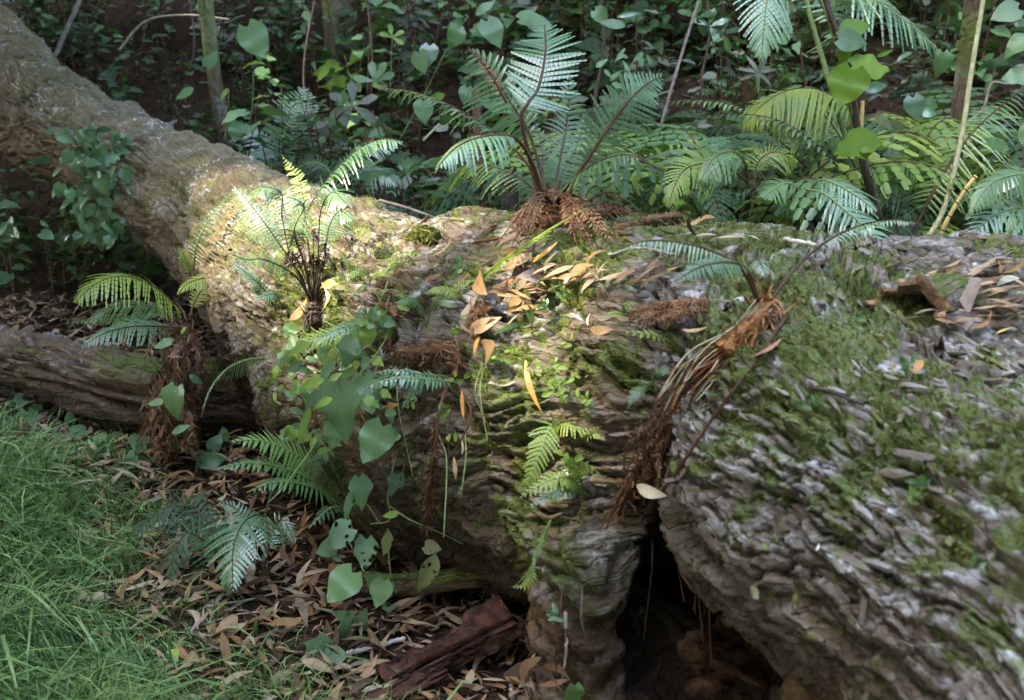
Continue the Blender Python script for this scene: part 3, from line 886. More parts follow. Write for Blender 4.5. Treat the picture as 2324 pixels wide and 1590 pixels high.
def frond_mesh(pts, width, n=26, nh=(0, 0, 1), stipe=.25, kind='lance', lobes=8, droop=.12, ang=22, wf=.95, curl=0.0, seed=0, shrivel=0.0, sides=(1, -1), onesided=None):
    r = np.random.default_rng(seed + 1000)
    c = spline(pts, 60); T = tangents(c)
    Lc = np.linalg.norm(np.diff(c, axis=0), axis=1).sum()
    nh = np.asarray(nh, float)
    N = nrm(nh[None] - (T @ nh)[:, None] * T); S = np.cross(T, N)
    tt = stipe + (1 - stipe) * (np.arange(n) + .5) / n
    x = (np.arange(n) + .5) / n
    ix = tt * 59; i0 = np.clip(ix.astype(int), 0, 58); f = (ix - i0)[:, None]
    it = lambda A: A[i0] * (1 - f) + A[i0 + 1] * f
    cb, Tb, Nb, Sb = it(c), nrm(it(T)), nrm(it(N)), nrm(it(S))
    sp = Lc * (1 - stipe) / n
    K = lobes
    Vs, Qs, As, Ls = [], [], [], []; off = 0
    val = r.random() * .55 + .15
    for side in sides:
        L = width * prof(x, kind) * r.uniform(.88, 1.08, n) * (1 if onesided is None or side > 0 else onesided)
        a = np.radians(ang + 28 * x ** 2 + r.normal(0, 4 + 25 * shrivel, n))[:, None]
        dr = Sb * side * np.cos(a) + Tb * np.sin(a)
        dr = nrm(dr + Nb * r.normal(0, .05 + .5 * shrivel, n)[:, None] + Nb * curl)
        ou = np.cross(Nb, dr) * side       # towards the frond tip
        ou = nrm(ou)
        s = np.linspace(0, 1, K + 1)
        dz = np.array([0, 0, -1.0])
        dd = droop * r.uniform(.6, 1.4, n)[:, None, None]
        M = cb[:, None] + dr[:, None] * (L[:, None] * s)[..., None] + dz * dd * (L[:, None] * s ** 2)[..., None] + Tb[:, None] * (.10 * L[:, None] * s ** 2)[..., None]
        if shrivel: M = M + r.normal(0, 1, M.shape) * (shrivel * .10 * L[:, None] * s)[..., None]
        hw = np.minimum(sp * .5 * wf, L * .35)[:, None] * np.clip((1 - s) ** .55 * (1 - .25 * (1 - s)), .0, 1)
        m0, m1 = M[:, :-1], M[:, 1:]
        for e in (1, -1):
            o = ou[:, None] * e - .12 * Nb[:, None]
            jag = .14 if K > 3 else 0
            e1 = m0 + (m1 - m0) * jag + o * hw[:, :-1, None] * (1 if K > 3 else 1)
            e2 = m0 + (m1 - m0) * (.86 if K > 3 else 1.0) + o * (hw[:, :-1, None] * .86 if K > 3 else hw[:, 1:, None])
            V = np.stack([m0, e1, e2, m1], 2).reshape(-1, 3)
            q = np.arange(len(V)).reshape(-1, 4) + off
            if e * side < 0: q = q[:, ::-1]
            Vs.append(V); Qs.append(q); off += len(V)
            av = np.clip(val + .18 * x[:, None, None] + r.normal(0, .05, n)[:, None, None] + np.zeros((n, K, 4)), 0, .98)
            As.append(av.ravel())
            lx = np.stack([s[:-1] * 0, s[:-1] * 0 + 1, s[1:] * 0 + 1, s[1:] * 0], 1)
            Ls.append(np.stack([np.tile(lx[None], (n, 1, 1)).ravel(), np.zeros(n * K * 4), np.zeros(n * K * 4)], 1))
    mb = MB(); mb.add(np.concatenate(Vs), np.concatenate(Qs), np.concatenate(As), np.concatenate(Ls))
    return mb, c

CAMH = nrm(-FWD)
def hint(h):
    if isinstance(h, str):
        return {'cam': CAMH, 'up': np.array([0, 0, 1.0]), 'mix': nrm(CAMH + [0, 0, .9]), 'left': nrm(CAMH * .7 + [-.9, 0, .4]), 'right': nrm(CAMH * .7 + [.9, 0, .4])}[h]
    return nrm(np.asarray(h, float))

_seed = [0]
def px(pt, d0):
    return P(pt[0], pt[1], d0 + (pt[2] if len(pt) > 2 else 0))

def add_frond(root, d0, pts, w, mat=None, smat=None, r=.004, name='frond', label=None, **k):
    _seed[0] += 1
    p3 = [px(q, d0) for q in pts]
    dm = d0 + np.mean([q[2] if len(q) > 2 else 0 for q in pts])
    k['nh'] = hint(k.get('nh', 'mix')); k.setdefault('seed', _seed[0])
    mb, c = frond_mesh(p3, w * dm / FX, **k)
    o = mb.obj(name, mat or M_fern, root)
    if label: o['label'] = label
    V, Fs = tube(c, np.linspace(r, r * .25, len(c)), 5)
    t = MB(); t.add(V, Fs, .5); t.obj('stalk', smat or M_stbrown, o)
    return o

def fern(label, base, fronds, d0=None, mat=None, smat=None, name='fern', cat='fern', group=None, z=None, **kw):
    if d0 is None:
        h = hit(*base[:2]); d0 = h[2]; b = h[0]
    else: b = P(base[0], base[1], d0)
    root = thing(name, b, label, cat, group)
    for f in fronds:
        f = dict(kw, **f)
        add_frond(root, d0, f.pop('p'), f.pop('w'), f.pop('mat', mat), f.pop('smat', smat), **f)
    return root

def fibre_mass(root, p3, r, n, L, mat, name, seed=0, th=.0015):
    """short brown fibres and scales round a rhizome"""
    q = np.random.default_rng(seed + 77); c = spline(p3, 40); T = tangents(c); m = MB()
    rr = np.interp(np.linspace(0, 1, 40), np.linspace(0, 1, len(r)), r) if np.ndim(r) else np.full(40, r)
    V, Fs = tube(c, rr * .8, 8); V = V + q.normal(0, .12, V.shape) * np.repeat(rr, 8).mean(); m.add(V, Fs, .2)
    for k in range(n):
        i = q.integers(0, 40); d = nrm(np.cross(T[i], q.normal(0, 1, 3)))
        s = c[i] + d * rr[i] * .75; l = L * q.uniform(.4, 1.2)
        e = s + d * l * .55 + T[i] * l * q.normal(.0, .8) + np.array([0, 0, -.35]) * l
        mid = (s + e) / 2 + q.normal(0, .15, 3) * l
        sd = nrm(np.cross(e - s, q.normal(0, 1, 3))) * th * q.uniform(.6, 1.8)
        m.add(np.stack([s - sd, s + sd, mid + sd, mid - sd, e]), [np.array([[0, 1, 2, 3]]), np.array([[3, 2, 4]])], q.random())
    return m.obj(name, mat, root)

# ------------------------------------------------------------------ the tall fern on top of the trunk
h = hit(1250, 490); D1 = h[2] + .02
f1 = thing('fern', h[0], 'tall dark green fern with five arching fronds growing from the top of the fallen trunk', 'fern')
fr = lambda *a, **k: add_frond(f1, D1, *a, **k)
fr([(1229, 468), (1200, 350, -.05), (1184, 270, -.08), (1200, 232, -.08), (1222, 200, -.05), (1238, 120, .0), (1236, 56, .10)], 92, M_fernb, nh=(-.15, -.9, .35), stipe=.42, n=23, wf=1.2, kind='ladder', ang=14, lobes=9, droop=.10, r=.007)
fr([(1283, 462), (1310, 400, -.02), (1345, 345, -.04), (1385, 285, -.05), (1430, 225, -.05), (1470, 190, 0), (1508, 172, .06)], 86, M_fernb, nh=(.5, -.75, .55), stipe=.24, n=25, wf=1.15, kind='lance', ang=20, lobes=9, droop=.18, r=.006)
fr([(1236, 462), (1215, 390, -.05), (1185, 330, -.12), (1150, 308, -.2), (1090, 312, -.3), (1035, 335, -.38), (990, 382, -.45)], 75, M_fernb, nh=(0, -.25, 1), stipe=.42, n=24, kind='lance', droop=.85, lobes=9, ang=30, r=.006)
fr([(1245, 462), (1225, 380, .05), (1195, 290, .12), (1150, 220, .18), (1105, 150, .22), (1060, 112, .25)], 108, M_fernb, nh=(-.35, -.85, .35), stipe=.40, n=18, kind='lance', droop=.35, lobes=9, ang=24, wf=1.05, r=.005)
fr([(1232, 450), (1195, 370, .1), (1140, 315, .18), (1075, 270, .25), (1005, 232, .3), (930, 208, .36), (850, 200, .42)], 52, M_fernb, nh=(.1, .1, 1), stipe=.4, n=26, kind='lance', droop=.75, lobes=6, ang=35, shrivel=.25, r=.004)
fr([(1255, 462), (1268, 380, .1), (1285, 290, .16), (1292, 220, .18), (1290, 165, .2)], 78, M_fern, nh=(.25, -.7, .7), stipe=.22, n=24, kind='lance', droop=.3, lobes=8, r=.004)
fr([(1262, 462), (1300, 410, -.12), (1350, 372, -.2), (1410, 352, -.25), (1460, 360, -.3)], 62, M_fern, nh=(.1, -.5, 1), stipe=.25, n=20, droop=.4, lobes=8, r=.004)
fr([(1240, 468), (1200, 420, .15), (1150, 390, .2), (1090, 375, .25), (1030, 400, .3)], 60, M_fern, nh=(-.1, -.5, 1), stipe=.3, n=20, droop=.6, lobes=7, r=.004)
fr([(1262, 462), (1275, 400, .22), (1310, 330, .3), (1330, 260, .36)], 66, M_fern, nh=(.1, -.8, .6), stipe=.25, n=20, droop=.3, lobes=7, r=.004)
fr([(1250, 462), (1232, 400, .25), (1230, 330, .35), (1210, 270, .4)], 66, M_fern, nh=(-.2, -.8, .6), stipe=.3, n=20, droop=.3, lobes=7, r=.004)
fr([(1150, 235, .14), (1120, 180, .14), (1085, 130, .15), (1062, 108, .16)], 22, M_dead, M_stbrown, nh='cam', stipe=.05, n=22, lobes=2, shrivel=.9, name='withered_frond', label='withered brown frond tip curled against the green')
fibre_mass(f1, [P(1228, 480, D1), P(1250, 462, D1), P(1285, 468, D1), P(1300, 480, D1)], [.03, .04, .035, .02], 260, .07, M_dead, 'rhizome', 3)
for k in range(12):
    a = rng.uniform(-1, 1)
    add_frond(f1, D1, [(1255, 468), (1255 + 60 * a, 455 - rng.uniform(0, 15), -.1), (1255 + 130 * a, 500 + rng.uniform(-5, 30), -.22), (1255 + 180 * a, 530 + rng.uniform(-10, 50), -.3)],
              18, M_dead, M_stbrown, n=16, lobes=2, shrivel=.7, nh='up', droop=.6, stipe=.3, name='withered_frond', r=.003)
for (a, b, c_, d_) in ((1330, 480, 1455, 500), (1340, 460, 1420, 455)):
    add_frond(f1, D1, [(1290, 475), ((a + c_) / 2, min(b, d_) - 18, -.05), (c_, d_, -.12)], 22, M_dead, M_stbrown, n=18, lobes=2, shrivel=1., nh='up', droop=.5, name='withered_frond')

# ------------------------------------------------------------------ the sunlit wiry fern left on the trunk
h = hit(716, 700); D2 = h[2] - .02
f2 = thing('fern', h[0], 'sunlit pale fern with wiry black stalks rising from the trunk near its bright patch', 'fern')
fr = lambda *a, **k: add_frond(f2, D2, *a, **dict(dict(mat=M_fernb, smat=M_stdark, r=.0034), **k))
fr([(716, 695), (692, 600), (690, 500, .05), (735, 420, .08), (800, 350, .05), (860, 318, .0), (916, 322, -.05)], 74, nh=(-.25, -.1, 1), stipe=.50, n=28, droop=.65, lobes=6, ang=28, kind='lance')
fr([(712, 695), (670, 610, -.02), (610, 520, -.03), (560, 455, 0), (527, 418, .03)], 52, nh=(-.3, -.5, .8), stipe=.42, n=26, droop=.55, lobes=5, ang=20)
fr([(718, 695), (722, 580, -.04), (728, 480, -.05), (755, 437, -.1), (788, 466, -.18)], 78, nh=(.2, -.75, .8), stipe=.62, n=22, droop=.5, lobes=7, ang=30, kind='tri')
fr([(708, 690), (662, 590, .02), (640, 490, .06), (640, 440, .08), (600, 425, .04), (582, 445, .0)], 66, nh=(-.2, -.6, .9), stipe=.5, n=24, droop=.55, lobes=6, ang=25)
fr([(714, 695), (700, 560, .05), (690, 470, .1), (680, 410, .14), (655, 375, .16), (640, 352, .18)], 26, nh=(-.4, -.4, .8), stipe=.6, n=18, droop=.35, lobes=4, shrivel=.2, mat=M_ferny)
fr([(718, 695), (735, 600, .04), (745, 520, .06), (770, 480, .08), (800, 500, .04)], 54, nh=(.3, -.6, .8), stipe=.5, n=20, droop=.6, lobes=6)
fr([(712, 695), (690, 600, -.06), (668, 525, -.12), (690, 468, -.16), (650, 446, -.18)], 60, nh=(-.1, -.6, .9), stipe=.5, n=20, droop=.5, lobes=6)
fr([(712, 695), (668, 625, -.08), (600, 590, -.16), (560, 590, -.2), (520, 575, -.22)], 38, nh='mix', stipe=.42, n=20, droop=.3, lobes=5, mat=M_fern)
for k in range(16):
    a = rng.uniform(-95, 45); b = rng.uniform(70, 190)
    add_frond(f2, D2, [(714 + rng.uniform(-12, 12), 700), (712 + a * .35, 700 - b * .6, rng.uniform(-.05, .05)), (712 + a * .8, 700 - b, rng.uniform(-.08, .08)), (712 + a * 1.1, 705 - b * rng.uniform(.7, 1.0), rng.uniform(-.1, .1))],
              12 + rng.uniform(0, 10), M_stdark, M_stdark, n=14, lobes=2, shrivel=1.2, nh='cam', stipe=.55, droop=.8, r=.0026, name='withered_frond')
fibre_mass(f2, [P(712, 690, D2), P(716, 725, D2 - .03), P(722, 745, D2 - .02)], [.016, .03, .02], 120, .05, M_stdark, 'rhizome', 4)

# ------------------------------------------------------------------ the fern at the left on the smaller log, with its skirt of dead fronds
D3 = 4.25
f3 = thing('fern', P(415, 720, D3), 'spreading green fern with a long skirt of rusty dead fronds hanging beside the small log', 'fern')
fr = lambda *a, **k: add_frond(f3, D3, *a, **dict(dict(mat=M_fern, smat=M_stbrown, r=.004), **k))
fr([(424, 735), (395, 690, -.1), (345, 650, -.2), (285, 628, -.3), (225, 640, -.38), (170, 685, -.45)], 72, nh=(.1, -.45, 1), stipe=.16, n=34, droop=.5, lobes=5, ang=26, kind='ladder', mat=M_ferny)
fr([(420, 748), (370, 742, -.1), (300, 742, -.2), (235, 758, -.28), (178, 792, -.33)], 46, nh=(0, -.8, .7), stipe=.14, n=32, droop=.35, lobes=5, ang=30, kind='lance', mat=M_fernb)
fr([(415, 735), (360, 700, .1), (290, 692, .15), (230, 706, .15), (190, 740, .1)], 40, nh=(0, -.6, .8), stipe=.2, n=28, droop=.5, lobes=5, mat=M_fern)
fr([(410, 742), (320, 735, .2), (230, 728, .2), (165, 730, .18), (122, 742, .15)], 16, nh=(0, .2, 1), stipe=.25, n=28, droop=.7, lobes=4, mat=M_ferny)
fr([(410, 742), (350, 712, .25), (260, 722, .25), (160, 726, .22), (95, 718, .2)], 22, nh=(0, -.1, 1), stipe=.3, n=24, droop=.6, lobes=4, mat=M_fern)
fr([(548, 662, .1), (510, 636, .05), (465, 632, .0), (425, 645, -.05), (400, 672, -.08)], 34, nh=(0, -.6, .8), stipe=.06, n=28, droop=.35, lobes=5, mat=M_ferny, smat=M_stbrown)
fr([(430, 720), (445, 680, .05), (470, 650, .08), (520, 645, .1)], 30, nh='mix', stipe=.2, n=18, droop=.3, lobes=5, mat=M_ferny)
for k in range(52):
    x0 = rng.uniform(395, 450); y0 = rng.uniform(700, 900); a = rng.uniform(-1, .5)
    xe = 400 + a * 85 + rng.uniform(-15, 25); ye = min(1025, y0 + rng.uniform(80, 260))
    add_frond(f3, D3, [(x0, y0, rng.uniform(-.05, .1)), (x0 + (xe - x0) * .5 - 10, y0 + 55, rng.uniform(-.25, .05)), (xe, (y0 + ye) / 2 + 60, rng.uniform(-.3, 0)), (xe + rng.uniform(-12, 12), ye, rng.uniform(-.25, .05))],
              rng.uniform(12, 24), M_dead, M_stbrown, n=24, lobes=2, shrivel=1.25, nh=rng.normal(0, 1, 3), stipe=.12, droop=.9, r=.002, name='dead_frond')
fibre_mass(f3, [P(410, 740, D3), P(440, 800, D3), P(425, 900, D3), P(400, 980, D3)], [.025, .03, .03, .02], 380, .07, M_dead, 'rhizome', 5)

# ------------------------------------------------------------------ single ferns along the trunk
fern('dark serrated fern frond standing on the shaded flank of the trunk under the bright patch', (445, 610),
     [dict(p=[(440, 612), (445, 560, -.06), (470, 505, -.08), (500, 465, -.06), (535, 432, -.02)], w=32, n=22, lobes=2, ang=5, nh=(-.45, -.8, .4), kind='ladder', stipe=.06, wf=.72, droop=.25),
      dict(p=[(440, 640), (470, 620, -.04), (490, 608, -.05), (520, 650, -.08)], w=24, n=16, lobes=3, nh='mix', droop=.3),
      dict(p=[(440, 640), (425, 600, -.06), (415, 575, -.1), (400, 560, -.12)], w=22, n=16, lobes=3, nh='mix', droop=.3, mat=M_ferny)], mat=M_fernd, smat=M_stgreen)
fern('thin drooping bluish frond hanging off the shaded side of the trunk', (600, 815),
     [dict(p=[(600, 815), (560, 818, -.1), (515, 838, -.18), (480, 880, -.22), (455, 948, -.22)], w=34, n=30, lobes=3, ang=10, nh=(-.75, -.6, .1), onesided=.35, stipe=.1, droop=.4, wf=.7)], mat=M_fernb, smat=M_stgreen)
fern('bright green fern with three outstretched fronds low beside the trunk', (800, 1160),
     [dict(p=[(790, 1130), (730, 1070, -.15), (655, 1022, -.25), (590, 1000, -.32), (525, 1002, -.38)], w=66, n=24, lobes=2, wf=.85, nh=(0, -.55, .85), stipe=.18, kind='ladder', ang=18, droop=.2),
      dict(p=[(795, 1150), (720, 1095, -.2), (640, 1062, -.3), (560, 1052, -.38), (480, 1066, -.44)], w=52, n=30, lobes=2, wf=.85, nh=(0, -.55, .85), stipe=.15, kind='lance', ang=22, droop=.25),
      dict(p=[(800, 1165), (740, 1120, -.25), (680, 1098, -.34), (620, 1095, -.40), (560, 1118, -.46)], w=60, n=26, lobes=2, wf=.8, nh=(.1, -.5, .85), stipe=.2, kind='lance', droop=.3),
      dict(p=[(800, 1170), (770, 1150, -.25), (740, 1160, -.34), (700, 1200, -.40)], w=48, n=18, lobes=2, wf=.8, nh='mix', droop=.4, mat=M_fernd),
      dict(p=[(800, 1160), (770, 1090, -.1), (740, 1040, -.18), (700, 1050, -.25)], w=48, n=18, lobes=2, wf=.8, nh='mix', droop=.4, mat=M_fernd)], mat=M_fern, smat=M_stgreen)
g0 = gpt(560, 1330)
fern('blue green bracken fern with one broad triangular frond bowing over the brown leaves', (565, 1325),
     [dict(p=[(585, 1330, .05), (610, 1240, .1), (600, 1175, .08), (560, 1180, -.02), (530, 1240, -.1), (528, 1345, -.18)], w=138, n=22, lobes=9, ang=24, nh=(-.1, -.6, .8), kind='tri', stipe=.36, wf=1.15, droop=.25, mat=M_fernb),
      dict(p=[(575, 1330, .1), (580, 1230, .2), (540, 1160, .22), (490, 1135, .2)], w=56, n=18, lobes=7, nh='mix', kind='tri', stipe=.4, droop=.25, mat=M_fernb),
      dict(p=[(590, 1330, .1), (610, 1230, .22), (640, 1180, .24), (672, 1240, .2)], w=54, n=18, lobes=7, nh='mix', kind='tri', stipe=.4, droop=.3, mat=M_fernb),
      dict(p=[(570, 1330, .05), (520, 1240, .12), (450, 1165, .15), (380, 1150, .12), (290, 1220, .05)], w=72, n=24, lobes=6, nh=(0, -.4, .9), stipe=.3, droop=.35, mat=M_fernd),
      dict(p=[(560, 1335, .0), (500, 1260, .0), (430, 1210, -.02), (395, 1260, -.06), (388, 1330, -.1)], w=78, n=22, lobes=6, nh='mix', kind='tri', stipe=.3, droop=.25, mat=M_fernd),
      dict(p=[(560, 1335, .05), (510, 1240, .1), (440, 1140, .12), (480, 1110, .2)], w=50, n=18, lobes=6, nh='mix', droop=.3, mat=M_fernd)], d0=g0[1] - .05, mat=M_fernb, smat=M_stbrown)
h = hit(1090, 640)
fern('narrow yellow green frond slanting up across the mossy top of the trunk', (1090, 640),
     [dict(p=[(1085, 640), (1130, 600, -.08), (1200, 552, -.12), (1265, 510, -.12), (1335, 473, -.08)], w=26, n=38, lobes=3, ang=38, nh=(-.75, -.2, .75), onesided=.6, stipe=.03, droop=.15, kind='lance')], mat=M_ferny, smat=M_ferny)
h = hit(1740, 690); D9 = h[2] - .03
f9 = thing('fern', h[0], 'fern with rusty rootstock and three bluish arching fronds rooted in the bark groove', 'fern')
fr = lambda *a, **k: add_frond(f9, D9, *a, **dict(dict(mat=M_fernb, smat=M_stbrown, r=.004), **k))
fr([(1722, 690), (1700, 640, -.03), (1672, 600, -.05), (1600, 565, -.08), (1520, 548, -.1), (1450, 550, -.12), (1388, 574, -.12)], 44, nh=(0, -.25, 1), stipe=.3, n=30, droop=.75, lobes=2, wf=.8, ang=15)
fr([(1722, 690), (1702, 640, -.08), (1690, 608, -.14), (1650, 596, -.22), (1590, 606, -.30), (1530, 640, -.36)], 50, nh=(0, -.7, .75), stipe=.36, n=24, droop=.3, lobes=3, wf=.85, kind='lance')
fr([(1752, 680), (1785, 635, .02), (1830, 585, .05), (1890, 540, .06), (1960, 510, .05), (2030, 500, .0), (2085, 508, -.05)], 40, nh=(.1, -.2, 1), stipe=.42, n=28, droop=.7, lobes=2, wf=.8, ang=25)
fr([(1722, 690), (1712, 650, -.05), (1700, 610, -.08), (1720, 590, -.12), (1740, 630, -.16)], 40, nh='mix', stipe=.5, n=14, droop=.4, lobes=3, wf=.8)
fibre_mass(f9, [P(1735, 672, D9), P(1740, 700, D9 - .01), P(1700, 745, D9 - .03), P(1640, 800, D9 - .04)], [.012, .022, .022, .03], 260, .05, M_strust, 'rootstock', 6)

# ------------------------------------------------------------------ the dead fern lying down the groove
root = thing('dead_fern', P(1560, 950, 2.6), 'long rusty dead fern stem with curled fronds and straw stalks in the groove', 'dead fern')
GP = [(1735, 705), (1640, 790), (1560, 880), (1500, 970), (1455, 1060), (1400, 1160)]
hp = []
for u, v in GP:
    q = hit(u, v); hp.append(q[0] + nrm(CAM - q[0]) * .012)
fibre_mass(root, hp, [.008, .010, .012, .014, .014, .010], 900, .045, M_dead, 'stem', 7, .0016)
hd = [hit(u, v)[2] - .05 for u, v in GP]
for k in range(90):
    t = rng.uniform(0, .74); i = t * (len(GP) - 1); a = int(i); f_ = i - a
    u0 = GP[a][0] * (1 - f_) + GP[a + 1][0] * f_; v0 = GP[a][1] * (1 - f_) + GP[a + 1][1] * f_; d_ = hd[a] * (1 - f_) + hd[a + 1] * f_
    l = rng.uniform(50, 170); w_ = rng.normal(0, 38)
    pp = [(u0 + rng.normal(0, 22), v0), (u0 - l * .28 + w_ * .4, v0 + l * .35), (u0 - l * .52 + w_ * .8, v0 + l * .72), (u0 - l * .66 + w_, v0 + l * 1.05)]
    add_frond(root, d_, [(x, y, .02 - .025 * rng.random()) for x, y in pp], rng.uniform(8, 20), M_dead, M_stbrown, n=18, lobes=2, shrivel=1.4, nh=rng.normal(0, 1, 3), stipe=.1, droop=.4, r=.0018, name='dead_frond')
for k in range(30):
    u0, v0 = 1735 + rng.uniform(-20, 25), 690 + rng.uniform(-10, 20); e = rng.uniform(-1, 1)
    pts = [(u0, v0), (u0 - 40 + 30 * e, v0 + 60), (u0 - 110 + 60 * e, v0 + 130 + 20 * e), (u0 - 170 + 70 * e, v0 + 215 + rng.uniform(-60, 40))]
    d_ = hd[0]
    c = spline([px((x, y, -.0 - .012 * rng.random() - .012 * j), d_) for j, (x, y) in enumerate(pts)], 16)
    V, Fs = tube(c, .0018, 4); m = MB(); m.add(V, Fs, .5); m.obj('straw_stalk', rng.choice([M_strust, M_stpale, M_stbrown]), root)
for pts in ([(1600, 935), (1535, 1010), (1510, 1090), (1475, 1150)], [(1785, 720), (1700, 840), (1610, 960), (1530, 1080), (1490, 1130)]):
    d_ = min(hit(u, v)[2] for u, v in pts) - .03
    c = spline([px((x, y), hit(x, y)[2] - .02) for x, y in pts], 24)
    V, Fs = tube(c, .0035, 5); m = MB(); m.add(V, Fs, .5); m.obj('straw_stalk', M_stbrown, root)
root = thing('dead_fern', hit(1500, 710)[0], 'small clump of curled rust red fern above the groove, left of the rooted fern', 'dead fern')
for k in range(22):
    u0, v0 = rng.uniform(1450, 1590), rng.uniform(690, 725); d_ = hit(u0, v0)[2] - .03
    add_frond(root, d_, [(u0 + 40, v0 + 5), (u0 + 10, v0 - 12, -.02), (u0 - 25, v0 + rng.uniform(-10, 10), -.02), (u0 - 40, v0 + 25, -.01)], 17, M_dead, M_strust, n=18, lobes=2, shrivel=1.0, nh='mix', stipe=.1, r=.002, name='dead_frond')

